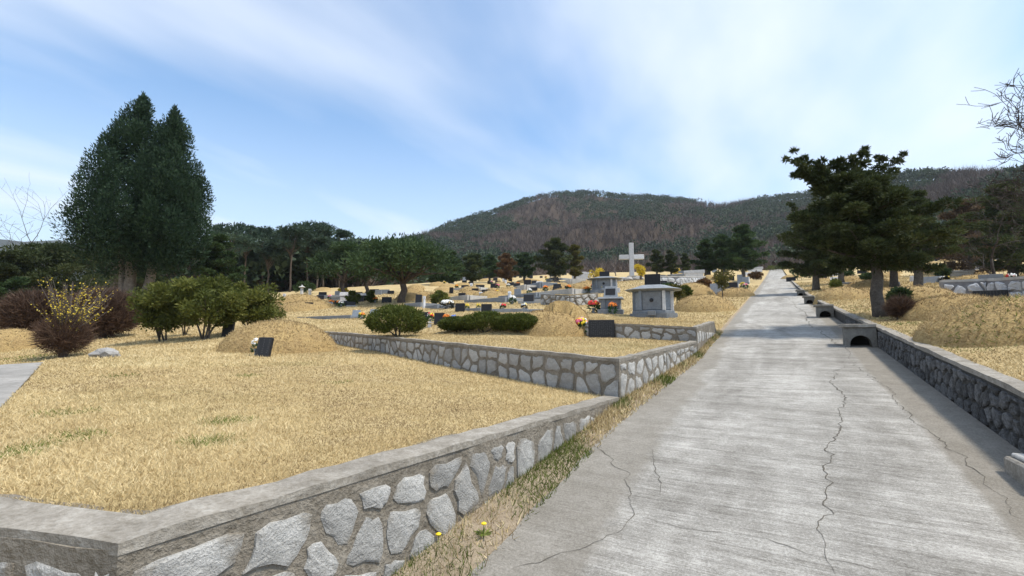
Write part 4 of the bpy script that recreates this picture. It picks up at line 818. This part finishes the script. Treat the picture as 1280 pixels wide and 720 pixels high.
juniper(1150, 21, 235, 338, 86, 'dark bushy conifer right behind the roadside juniper', 110, 90, tr=.2, Ln=.24)
juniper(1118, 24, 240, 335, 92, 'dark conifer directly behind the roadside juniper', 100, 90, tr=.2, Ln=.26)
juniper(1020, 27, 242, 343, 74, 'dark green conifer left of the roadside juniper across the road bend', 120, 90, ragged=2, tr=.2, Ln=.28)
juniper(1052, 33, 252, 336, 60, 'shadowy conifer filling the gap left of the roadside juniper', 80, 70, tr=.2, Ln=.3)
juniper(930, 52, 280, 336, 52, 'dark conifer left of the road near its far end, largest of its row', 110, 80, tr=.22, Ln=.42, mat=F_PINE)
juniper(903, 56, 291, 336, 40, 'dark conifer just left of the largest one by the far road', 80, 70, tr=.2, Ln=.42, mat=F_PINE)
juniper(882, 58, 298, 338, 32, 'leftmost of the three dark conifers by the far road', 70, 70, tr=.2, Ln=.42, mat=F_PINE)
juniper(821, 62, 311, 340, 22, 'small round conifer just right of the white cross', 40, 60, tr=.16, Ln=.4); juniper(839, 62, 312, 340, 20, 'second small conifer right of the white cross', 40, 60, tr=.16, Ln=.4); juniper(857, 64, 316, 341, 11, 'narrow columnar conifer right of the white cross', 34, 50, tr=.12, Ln=.35)
juniper(1215, 34, 246, 338, 84, 'brownish conifer behind the bare branches at the right edge', 90, 80, tr=.2, Ln=.34, mat=F_BROWN2); juniper(1266, 28, 222, 338, 100, 'dark conifer at the right edge under the bare branches', 110, 80, tr=.24, Ln=.32)
# conifers in the middle distance
def mid(px, Z, yt, yb, w_, label, mat, n=60, per=60, Ln=.5): return juniper(px, Z, yt, yb, w_, label, n, per, tr=.2, Ln=Ln, mat=mat)
mid(562, 62, 312, 352, 44, 'dark conifer right of the round-crowned pine', F_PINE); mid(590, 64, 316, 350, 40, 'brownish green conifer second right of the pine', F_JUN); mid(632, 66, 316, 348, 32, 'reddish-topped conifer in the middle row', F_RED); mid(655, 70, 315, 345, 30, 'dark conifer right of the reddish-topped one', F_PINE); mid(694, 66, 296, 344, 48, 'tallest olive green conifer in the middle row', F_JUN, 80, 70); mid(718, 68, 304, 344, 28, 'olive conifer right of the tallest one in the middle row', F_OLIVE); mid(545, 66, 318, 355, 30, 'dark conifer directly behind the pine crown', F_PINE); mid(612, 72, 318, 345, 30, 'shadowy conifer left of the reddish-topped one', F_PINE); mid(266, 30, 290, 385, 76, 'broad dark green conifer right of the cypress', F_SHRUB and F_PINE, 90, 80, .3)
mid(60, 33, 305, 372, 160, 'low dark conifer thicket left behind the cypress', F_JUN, 120, 70, .34); mid(8, 30, 312, 380, 90, 'dark green shrubby conifer at the left edge', F_JUN, 80, 70, .3); mid(14, 22, 345, 415, 70, 'deep green bush at the left edge behind the mound', F_PINE, 60, 70, .22); mid(186, 34, 335, 385, 60, 'dark undergrowth conifer under the cypress', F_JUN, 60, 60, .34)

def pine(px, Z, yt, yb, wpx, label, mat, n=16, per=150, Ln=.35, tr=.16, flat_=.45, layers=None, group=None):
    p = atd(px, Z); H = topz(px, yt, Z) - p.z; hb = topz(px, yb, Z) - p.z; Rr = wpx*Z/FPX/2; t = thing('pine_tree', p, 0, label, 'tree', group); sp_ = []
    for k in range(n):
        f = random.random(); a = random.uniform(0, 6.28); q = Rr*math.sqrt(random.random())*math.sqrt(max(.08, 1 - (f*1.02)**2.2)); r = Rr*random.uniform(.28, .46); z = hb + r*flat_*.8 + (H - hb - r*flat_*1.6)*f
        sp_.append((q*math.cos(a), q*math.sin(a), z, r, r, r*flat_))
    tp = Vector((random.uniform(-.3,.3), random.uniform(-.3,.3), hb + (H - hb)*.7)); trunk(t, (0,0,-.3), tp, tr, tr*.45, M_BARK_R, tr*.6, n=7, sides=8)
    limbs(t, [(tp.x*.7, tp.y*.7, hb*.8 + (H - hb)*.35*random.random()) for _ in sp_], [(s[0], s[1], s[2] - s[5]*.3) for s in sp_], tr*.35, M_BARK_R); crown(t, sp_, int(per*1.5), Ln*.85, Ln*.26, mat, .5, .8, .3); return t
pine(502, 36, 293, 350, 112, 'round-crowned dark pine with a bare trunk among the graves', F_PINE, 46, 150, .42, .30, .6); pine(428, 44, 302, 350, 66, 'dark pine touching the left side of the round-crowned pine', F_PINE, 30, 130, .42, .2, .6); pine(458, 46, 297, 348, 60, 'pine between the round-crowned pine and the grove', F_PINE, 24, 120, .42, .2, .6)
for k, (px, yt, w_) in enumerate([(282,280,52),(305,276,46),(326,283,44),(345,286,42),(362,278,46),(384,273,50),(404,278,44),(424,287,40),(335,296,30),(396,296,30)]):
    pine(px, 54 + (k % 4)*3.5, yt, yt + 36, w_*1.05, ['leftmost tall pine of the grove behind the shrubs','tall pine second from the left in the grove','pine third from the left in the grove','pine in the left centre of the grove','pine in the centre of the grove','highest pine of the grove against the sky','pine right of the highest one in the grove','rightmost pine of the grove','lower pine in the dip of the grove','lower pine under the highest pine of the grove'][k], F_PINE_B, 20, 90, .5, .12, .36, group='pine grove on the brown slope')

# bare trees
def bare(p, H, label, mat=M_TWIG, seed=1, spread=.55, depth_=6, tr=.12, nm='bare_tree', first=.22, wide=0):
    rd = random.Random(seed); tb = MB(); br = MB(); t = thing(nm, p, 0, label, 'tree', 'leafless trees')
    def grow(q, d, ln, r, lv):
        n = 3; pts = [q]; dd = d.copy()
        for i in range(n): dd = (dd + Vector((rd.uniform(-1,1), rd.uniform(-1,1), rd.uniform(-.35,.5)))*.20).normalized(); pts.append(pts[-1] + dd*ln/n)
        (tb if lv == 0 else br).tube(pts, [max(.006, r*(1 - .45*i/n)) for i in range(n + 1)], 6 if lv < 2 else 3)
        if lv >= depth_: return
        for k in range(rd.choice((2, 3, 3) if lv < 4 else (2, 2, 3))):
            s = pts[rd.choice((1, 2, 3, 3))] if k else pts[-1]; nd = (dd + Vector((rd.uniform(-1,1), rd.uniform(-1,1), rd.uniform(-.6,.7)))*spread*(1.3 if lv else 1)).normalized(); grow(s, nd, ln*rd.uniform(.62, .86), r*.56, lv + 1)
    grow(Vector((0,0,-.2)), Vector((wide,0,1)).normalized(), H*first*1.2, tr, 0); tb.build('trunk', mat, t, smooth=True); br.build('branches', mat, t); return t
bare(atd(45, 34), 13.0, 'leafless grey tree rising over the left thicket', seed=3, spread=.7, tr=.16)
pr_ = atd(1412, 10.5); bare(pr_, 5.7, 'leafless tree reaching in from the right edge', mat=M_DARKTWIG, seed=12, spread=.85, depth_=8, tr=.12, first=.24)
pr_ = atd(1246, 24); bare(pr_, 5.2, 'small leafless brown tree at the right side slope', mat=M_DARKTWIG, seed=21, spread=.8, depth_=7, tr=.10)
for k, (px, Z, H_) in enumerate([(330,66,6),(352,68,6.5),(400,66,7),(415,70,6),(300,62,5),(430,72,7)]): bare(atd(px, Z), H_, 'thin leafless tree among the pines of the grove', seed=50 + k, depth_=5, spread=.6, tr=.1)
for k, (px, Z, H_) in enumerate([(748,88,6),(700,92,6),(770,95,7),(965,118,7),(985,112,6),(1000,105,6)]): bare(atd(px, Z), H_, 'thin leafless tree at the foot of the hill', seed=70 + k, depth_=5, spread=.6, tr=.12)

def shrub(px, py, wpx, hpx, label, mat, n=24, per=90, Ln=.12, stems=True, name='shrub', rnd=False, squash=1, Z=None, group=None, gapb=.28):
    p = Vector(hit(px, py)) if Z is None else atd(px, Z); Zd = depth(p); Rr = wpx*Zd/FPX/2; H = hpx*Zd/FPX; t = thing(name, p, 0, label, 'shrub', group); sp_ = []
    if rnd:                                                       # clipped smooth ball: many small clumps on an ellipsoid
        u_ = rsph(n); u_[:, 2] = np.where(u_[:, 2] < -.75, -u_[:, 2], u_[:, 2]); c = Rr*.15
        sp_ = [(v[0]*(Rr - c*.8), v[1]*(Rr - c*.8)*squash, H*.52 + v[2]*(H*.52 - c*.7), c, c, c*.8) for v in u_] + [(0, 0, H*.5, Rr*.72, Rr*.72*squash, H*.42)]; per = [per]*n + [per*8]
    else:
        for k in range(n):
            f = random.random(); a = random.uniform(0, 6.28); q = Rr*math.sqrt(random.random())*.85*math.sqrt(max(.15, 1 - (f*1.7 - .85)**2)); c = Rr*random.uniform(.2, .36); sp_.append((q*math.cos(a), q*math.sin(a), H*(gapb + (.93 - gapb)*f), c, c, c*.8))
    if stems:
        mb = MB()
        for k in range(5): a = random.uniform(0, 6.28); e = sp_[random.randrange(n)]; mb.tube([(.1*Rr*math.cos(a), .1*Rr*math.sin(a), -.06), (e[0]*.4, e[1]*.4, e[2]*.5), e[:3]], [Rr*.03, Rr*.024, Rr*.01], 5)
        mb.build('stems', M_BARK, t)
    crown(t, sp_, per, Ln, Ln*.45, mat, .3, .8, .3, 'foliage'); return t
shrub(203, 427, 78, 76, 'tall loose green shrub nearest the yellow flowering bush', F_SHRUB, 44, 210, .115); shrub(257, 424, 84, 78, 'middle one of the three loose green shrubs', F_SHRUB, 46, 210, .115); shrub(312, 416, 72, 62, 'rightmost of the three loose green shrubs', F_SHRUB, 42, 210, .115); shrub(232, 420, 50, 56, 'darker green shrub filling between the loose shrubs', F_BOX, 20, 100, .16); shrub(346, 400, 26, 14, 'small low green shrub right of the loose shrubs', F_SHRUB, 12, 70, .12)
shrub(495, 421, 75, 38, 'large clipped round green bush on the edge of the middle wall', F_BOX, 260, 60, .06, rnd=True, name='clipped_bush')
hs = [(572, 56, 18), (606, 68, 24), (645, 60, 22)]
for k, (px, w_, h_) in enumerate(hs): shrub(px, 415, w_, h_, ['left low part of the clipped hedge', 'middle and highest mound of the clipped hedge', 'right mound of the clipped hedge next to the grave mound'][k], F_BOX, 190, 48, .06, rnd=True, name='hedge_bush', squash=.6, group='clipped hedge')
for px, py, w_, h_, l in [(441,381,17,16,'small round clipped shrub between the white slabs'), (463,379,12,14,'small round shrub left of the pine trunk'), (550,381,22,16,'yellowish round shrub behind the kerbs'), (838,372,26,16,'low dark shrub right behind the large tomb'), (857,372,12,12,'small clipped shrub left of the roadside mounds'), (878,362,18,12,'dark reddish shrub behind the grey slanted headstone'), (1003,350,28,17,'dense dark juniper shrub right of the far road'), (1125,378,20,14,'dark little shrub above the round brown bush'), (1085,352,14,9,'dark low shrub behind the roadside mounds'), (1060,350,16,10,'dark shrub under the roadside conifers'), (1180,346,13,8,'dark dwarf shrub in front of the white altar'), (380,368,26,16,'dark round evergreen behind the white posts'), (945,350,16,10,'low reddish shrub by the far road edge'), (972,338,34,6,'dark clipped hedge at the top end of the road')]:
    shrub(px, py, w_, h_, l, F_RED if 'reddish' in l else (F_SHRUB if 'yellowish' in l else F_BOX if 'clipped' in l or 'round shrub' in l else F_PINE), 26, 60, .16 if h_ > 12 else .2, rnd=('clipped' in l or 'juniper' in l or 'round' in l), stems=False, name='shrub')
# saplings
def sapling(px, py, wpx, hpx, label, mat):
    p = Vector(hit(px, py)); Zd = depth(p); Rr = wpx*Zd/FPX/2; H = hpx*Zd/FPX; t = thing('young_tree', p, 0, label, 'tree', 'young trees'); trunk(t, (0,0,-.1), (0,0,H*.6), .035, .02, M_BARK, .02, sides=6)
    crown(t, [(random.uniform(-.5,.5)*Rr, random.uniform(-.5,.5)*Rr, H*random.uniform(.45,.88), Rr*.55, Rr*.55, H*.14) for _ in range(14)], 60, .14, .06, mat)
sapling(847, 386, 18, 30, 'thin young tree with few leaves right of the large tomb', F_OLIVE); sapling(903, 372, 15, 28, 'young olive-green tree beside the grey slanted headstone', F_OLIVE); sapling(1045, 367, 12, 17, 'small bright green sapling on the right verge', F_SHRUB)
# brown hedge, round brown bush and forsythia: mostly twigs
def twigs(parent, c, rx, ry, h, n, mat, ln, wd, up=1.0, name='twigs'):
    u_ = rsph(n); r = rng.random((n, 1))**.5; st = np.array(c) + u_*np.array([rx, ry, h*.5])*r*.9 + [0, 0, h*.5]; st[:, 2] = np.maximum(st[:, 2], c[2]); D = u_*np.array([1, 1, .6]) + [0, 0, up*.6] + rsph(n)*.8
    return link(name, fast_mesh(name, tris(st, D, rng.uniform(.5, 1.3, n)*ln, rng.uniform(.6, 1.4, n)*wd), 3, mat, np.repeat(rng.random(n), 3)), parent)
def stemfan(parent, n, h, r, rad, mat):
    mb = MB()
    for k in range(n): a = random.uniform(0, 6.28); q = r*random.uniform(.3, 1); hh = h*random.uniform(.7, 1.05); mb.tube([(.06*math.cos(a), .06*math.sin(a), -.06), (q*.4*math.cos(a), q*.4*math.sin(a), hh*.5), (q*math.cos(a + .2), q*math.sin(a + .2), hh)], [rad, rad*.7, rad*.25], 4)
    mb.build('stems', mat, parent)
def brown(px, py, wpx, hpx, label, n, ln=.3, wd=.02, mat=F_BROWN, Z=None):
    p = Vector(hit(px, py)) if Z is None else atd(px, Z); Zd = depth(p); t = thing('bare_shrub', p, 0, label, 'shrub', 'leafless brown shrubs'); r = wpx*Zd/FPX/2; h = hpx*Zd/FPX; stemfan(t, 14, h, r, .02, M_TWIG); twigs(t, (0,0,.02), r, r, h, n, mat, ln, wd); return t
brown(46, 428, 84, 66, 'left part of the dense reddish-brown leafless hedge', 16000, .3, .03); brown(128, 424, 84, 64, 'right part of the reddish-brown leafless hedge behind the yellow bush', 16000, .3, .03); brown(1127, 400, 30, 26, 'small round greyish-brown bush beside the roadside juniper', 4000, .16, .012, F_BROWN); brown(140, 405, 60, 44, 'brown leafless thicket under the cypress trunks', 5000, .35, .025, Z=23.)
p = Vector(hit(78, 447)); Zd = depth(p); t = thing('forsythia_bush', p, 0, 'bare twiggy bush with bright yellow flowers beside the brown hedge', 'bush'); r = 40*Zd/FPX; h = 100*Zd/FPX
twigs(t, (0,0,.02), r*.7, r*.7, h*.5, 5000, F_BROWN, .3, .014); mb = MB(); pos = []
for k in range(80):
    a = random.uniform(0, 6.28); q = r*random.uniform(.25, 1.05); hh = h*random.uniform(.6, 1.02); o_ = rgt*(.3*r); P0, P1, P2 = Vector((.05*math.cos(a), .05*math.sin(a), -.06)), Vector((q*.35*math.cos(a), q*.35*math.sin(a), hh*.55)) + o_*.4, Vector((q*math.cos(a + .2), q*math.sin(a + .2), hh)) + o_; mb.tube([P0, P1, P2], [.013, .009, .004], 4)
    if random.random() < .75:
        for _ in range(random.randint(4, 26)): f = random.uniform(-.15, 1)**1.0; pos.append(P1.lerp(P2, f) + Vector((random.gauss(0,.03), random.gauss(0,.03), random.gauss(0,.03))))
mb.build('stems', M_TWIG, t); pos = np.array(pos); n = len(pos); link('yellow_flowers', fast_mesh('yellow_flowers', cards(pos, rsph(n), .048, .034), 4, F_YEL, np.repeat(rng.random(n), 4)), t)['kind'] = 'stuff'
for k, (px, py, w_, h_, l) in enumerate([(744,352,20,17,'yellow forsythia left of the far stone tomb'), (801,350,14,20,'yellow forsythia just right of the white cross'), (430,370,14,8,'yellow forsythia behind the small round shrubs'), (905,352,26,12,'yellow-green bush behind the young olive tree'), (845,343,12,7,'yellow bush between the far conifers')]):
    Zd = depth(hit(px, py)); t = thing('forsythia_bush', hit(px, py), 0, l, 'bush', 'far yellow bushes'); r = w_*Zd/FPX/2; h = h_*Zd/FPX; stemfan(t, 10, h, r*.8, .03, M_TWIG); crown(t, [(random.uniform(-.6,.6)*r, random.uniform(-.6,.6)*r, h*random.uniform(.35,.85), r*.4, r*.4, r*.3) for _ in range(12)], 45, .22, .14, F_YEL if k != 3 else F_OLIVE, name='yellow_flowers')['kind'] = 'stuff'

# ------------------------------------------------------------------ grass: nobody could count the blades
def vnoise(x, y, sc, seed):
    X_, Y_ = x*sc, y*sc; xi, yi = np.floor(X_).astype(int), np.floor(Y_).astype(int); fx, fy = X_ - xi, Y_ - yi; fx, fy = fx*fx*(3 - 2*fx), fy*fy*(3 - 2*fy); T = np.random.default_rng(seed).random((256, 256)); g = lambda a, b: T[a & 255, b & 255]
    return (g(xi, yi)*(1-fx)*(1-fy) + g(xi+1, yi)*fx*(1-fy) + g(xi, yi+1)*(1-fx)*fy + g(xi+1, yi+1)*fx*fy)*2 - 1
def scatter(n, rmin, rmax, az0=-62, az1=62):
    az = rng.uniform(R(az0), R(az1), n) - YAW; r = np.exp(rng.uniform(math.log(rmin), math.log(rmax), n)); return r*np.sin(az), r*np.cos(az), r
x, y, r = scatter(790000, 1.3, 48); left = x < wl(y) - .02; right = x > roadR(y) + .12 + rng.normal(0, .03, len(x)); m = left | right
onpath = (y < yfront(x)) & (y > yfront(x) - .62) & (x < -2.9) & (x > -11.6); front = (y < yfront(x)) & (x > -3.2)
cope1 = left & (((y - L2(x) > -.02) & (y - L2(x) < .17) & (x > -13)) | ((y - L3(x) > -.02) & (y - L3(x) < .15) & (x > -12)) | (left & (x > wl(y) - .17 + rng.normal(0, .03, len(x))) & (y < 5.9)) | ((x > wl(y) - .15) & (y < 13)) | ((y < yfront(x) + .17 + rng.normal(0, .035, len(x))) & (x > -4)))
m &= ~onpath & ~front & ~cope1
bald = .6*vnoise(x, y, .55, 1) + .45*vnoise(x, y, 1.8, 2) + .45*vnoise(x, y, 6.5, 3)*np.clip(1.3 - r/14, .2, 1)
x, y, r, bald = x[m], y[m], r[m], bald[m]; z = G(x, y); onm = np.zeros(len(x), bool); zm = np.zeros(len(x))
for mm in MOUNDS:
    nr = np.nonzero(((x - mm[0])/mm[2])**2 + ((y - mm[1])/mm[3])**2 < 1)[0]
    if len(nr): dz = mound_h(x[nr], y[nr], mm); onm[nr] |= dz > .02; zm[nr] = np.maximum(zm[nr], dz)
z = z + zm; n = len(x); tilt = rng.uniform(.35, 1.4, n); a = rng.uniform(0, 6.283, n); D = np.stack([np.cos(a)*np.sin(tilt), np.sin(a)*np.sin(tilt), np.cos(tilt)], 1)
patch = np.sin(x*1.7 + 2*np.sin(y*1.1))*np.sin(y*1.9 + 1.5*np.sin(x*.8)); ln = rng.uniform(.6, 1.3, n)*(.028 + .0020*r)*np.where(onm, 1.3, 1)*(1 + .25*np.clip(bald*2, -1, 1)); wd = .0018 + .00120*r
Pt = np.stack([x, y, z - .004], 1); V = tris(Pt, D, ln, wd).reshape(n, 3, 3); at = np.clip(rng.normal(.50, .17, n) + bald*.42 - .16*(x > 0)*(.5 + bald), 0, 1)
GS = [hit(px, py) for px, py in [(95,546),(262,552),(285,527),(20,565),(84,516),(310,470),(420,478),(150,470),(1130,405),(1110,398)]]
grn = np.zeros(n, bool)
for g in GS: grn |= np.hypot((x - g[0]), (y - g[1])) < .17*(1 + .05*depth(g))*rng.uniform(.2, 1.25, n)
grn &= rng.random(n) < .7; grn |= (np.hypot(x - hit(30, 448)[0], (y - hit(30, 448)[1])*1.5) < 2.2*rng.random(n)) & (rng.random(n) < .5)
rr_ = (x > roadR(y)) & (x < roadR(y) + 1.6) & (patch > .3) & (rng.random(n) < .3); grn |= rr_
for nm, sel, mt, lab in [('dry_lawn_grass', ~onm & ~grn, F_STRAW, 'short straw-coloured dormant lawn grass'), ('mound_grass', onm & ~grn, F_MOUND, 'coarse brownish dry grass growing on the grave mounds'), ('green_grass', grn, F_GREEN, 'sparse green tufts showing in the dry lawn')]:
    o = kind(link(nm, fast_mesh(nm, V[sel].reshape(-1, 3), 3, mt, np.repeat(at[sel], 3))), 'stuff'); o['label'] = lab
# weeds on the verge at the wall foot, and dead stalks
n = 26000; y = rng.uniform(.8, 13.5, n)**1.0; f = rng.random(n)**1.4; x = wl(y) + .01 + f*(roadL(y) - wl(y) + .05); ns = np.array([mnoise.noise(Vector((a*2.2, b*1.3, 4))) for a, b in zip(x, y)])
g1 = np.exp(-((y - 2.05)/.35)**2) + np.exp(-((y - 3.7)/.75)**2)*1.2 + np.exp(-((y - 7.3)/.4)**2)*.6; gsel = (ns*.8 + g1*.75 + rng.normal(0, .2, n)) > .3; keep = gsel | (rng.random(n) < (.35 + .5*np.exp(-((y - 5.3)/.6)**2) + .5*np.exp(-((y - 1.9)/.5)**2))); keep &= (rng.random(n) < 1.15 - f*.8)
x, y, gsel, f = x[keep], y[keep], gsel[keep], f[keep]; n = len(x); tilt = rng.uniform(.1, 1.15, n); a = rng.uniform(0, 6.283, n); D = np.stack([np.cos(a)*np.sin(tilt), np.sin(a)*np.sin(tilt), np.cos(tilt)], 1); dd = np.hypot(x, y)
V = tris(np.stack([x, y, zr(y) + .035*(1 - f)], 1), D, rng.uniform(.5, 1.4, n)*np.where(gsel, .065, .075), .003 + .0012*dd).reshape(n, 3, 3); at = rng.random(n)
kind(link('verge_weeds', fast_mesh('verge_weeds', V[gsel].reshape(-1, 3), 3, F_GREEN, np.repeat(at[gsel], 3))), 'stuff')['label'] = 'green weeds along the foot of the roadside wall'
kind(link('verge_dead_grass', fast_mesh('verge_dead_grass', V[~gsel].reshape(-1, 3), 3, F_STRAW, np.repeat(at[~gsel], 3))), 'stuff')['label'] = 'dead grass along the foot of the roadside wall'
for k, (px, py) in enumerate([(551,678),(608,664)]):
    q = onroad(px, py + 12); t = thing('dandelion', (q[0] - .02, q[1], float(zr(q[1])) + .03), 0, ['dandelion flower nearer the wall in the verge', 'dandelion flower nearer the road in the verge'][k], 'flower', 'dandelions'); MB().tube([(0,0,-.03), (0,0,.06)], [.003, .002], 5).build('stem', P['leaf'], t); MB().lathe([(.002,.06), (.016,.066), (.018,.072), (.008,.078), (.001,.079)], 10).build('blossom', P['yellow'], t)
    V = cards(np.zeros((9, 3)) + [0, 0, .005], np.stack([np.cos(np.arange(9)*.7), np.sin(np.arange(9)*.7), np.full(9, .25)], 1), .07, .018); link('leaves', fast_mesh('leaves', V, 4, F_GREEN, np.repeat(rng.random(9), 4)), t)

# ------------------------------------------------------------------ hazy air
hm = bpy.data.materials.new('hazy_air'); hm.use_nodes = True; t = hm.node_tree; t.nodes.clear(); pv_ = N(t, 'ShaderNodeVolumePrincipled'); pv_.inputs['Color'].default_value = (.86, .92, 1, 1); pv_.inputs['Density'].default_value = HAZE; pv_.inputs['Anisotropy'].default_value = .3
t.links.new(pv_.outputs[0], N(t, 'ShaderNodeOutputMaterial').inputs['Volume']); kind(MB().box(-2010, 2010, -2010, 2010, -31, 290).build('haze', hm), 'stuff')

# ------------------------------------------------------------------ labels that single out the look-alikes of the middle ground, counted from the left
ORD = 'first second third fourth fifth sixth seventh eighth ninth tenth eleventh twelfth thirteenth fourteenth fifteenth sixteenth seventeenth eighteenth nineteenth twentieth'.split(); ORD += ['twenty-' + q for q in ORD[:9]] + ['thirtieth'] + ['thirty-' + q for q in ORD[:9]]
def colname(o):
    for c in o.children:
        if c.name.startswith('slab'): return {'black_granite': 'black', 'blue_granite': 'blue-grey', 'grey_granite': 'grey'}.get(c.data.materials[0].name, 'pale')
        if c.name.startswith('front_stone'): return {'blue_granite': 'blue-grey', 'grey_granite': 'grey'}.get(c.data.materials[0].name, 'pale')
    return '-'.join(sorted({c.name.split('_blossoms')[0] for c in o.children if '_blossoms' in c.name}))
def column(o): l = o.location; d = depth((l.x, l.y, l.z)); return (l.x*cy + l.y*sy)/max(d, .1)
def region(o):
    px = 640 + FPX*column(o)
    return 'near the round-crowned pine' if px < 555 else 'on the slope left of the cross' if px < 770 else 'beside the far road' if px < 970 else 'under the roadside conifers' if px < 1122 else 'on the right-hand slope'
sets = {}
for o in list(C.objects):
    if o.parent or 'label' not in o: continue
    l = o['label']
    for key, fmt in (('low dark headstone among', '{} from the left of the low {} headstones packed in the middle ground'), ('small bouquet among the packed', '{} from the left of the small {} bouquets packed in the middle ground'), ('low stone kerb around a grave', '{} from the left of the low {} kerbs in the middle ground'), ('grey boulder in the rock heap', '{} boulder from the left in the rock heap under the white cross'), ('thin leafless tree among', '{} thin leafless tree from the left among the pines of the grove'), ('thin leafless tree at the foot', '{} thin leafless tree from the left at the foot of the hill')):
        if l.startswith(key): sets.setdefault((fmt, colname(o) if fmt.count('{}') == 2 else ''), []).append(o)
for o in list(C.objects):
    if o.parent or 'label' not in o: continue
    if o['label'].startswith('small worn mound'): sets.setdefault(('{} from the left of the small worn mounds {}', region(o)), []).append(o)
    if o['label'].startswith('small weathered headstone'): sets.setdefault(('{} from the left of the tiny %s headstones {}' % colname(o), region(o)), []).append(o)
for (fmt, c), os_ in sets.items():
    for k, o in enumerate(sorted(os_, key=column)): o['label'] = fmt.format(ORD[min(k, 38)], c) if c else fmt.format(ORD[min(k, 38)])
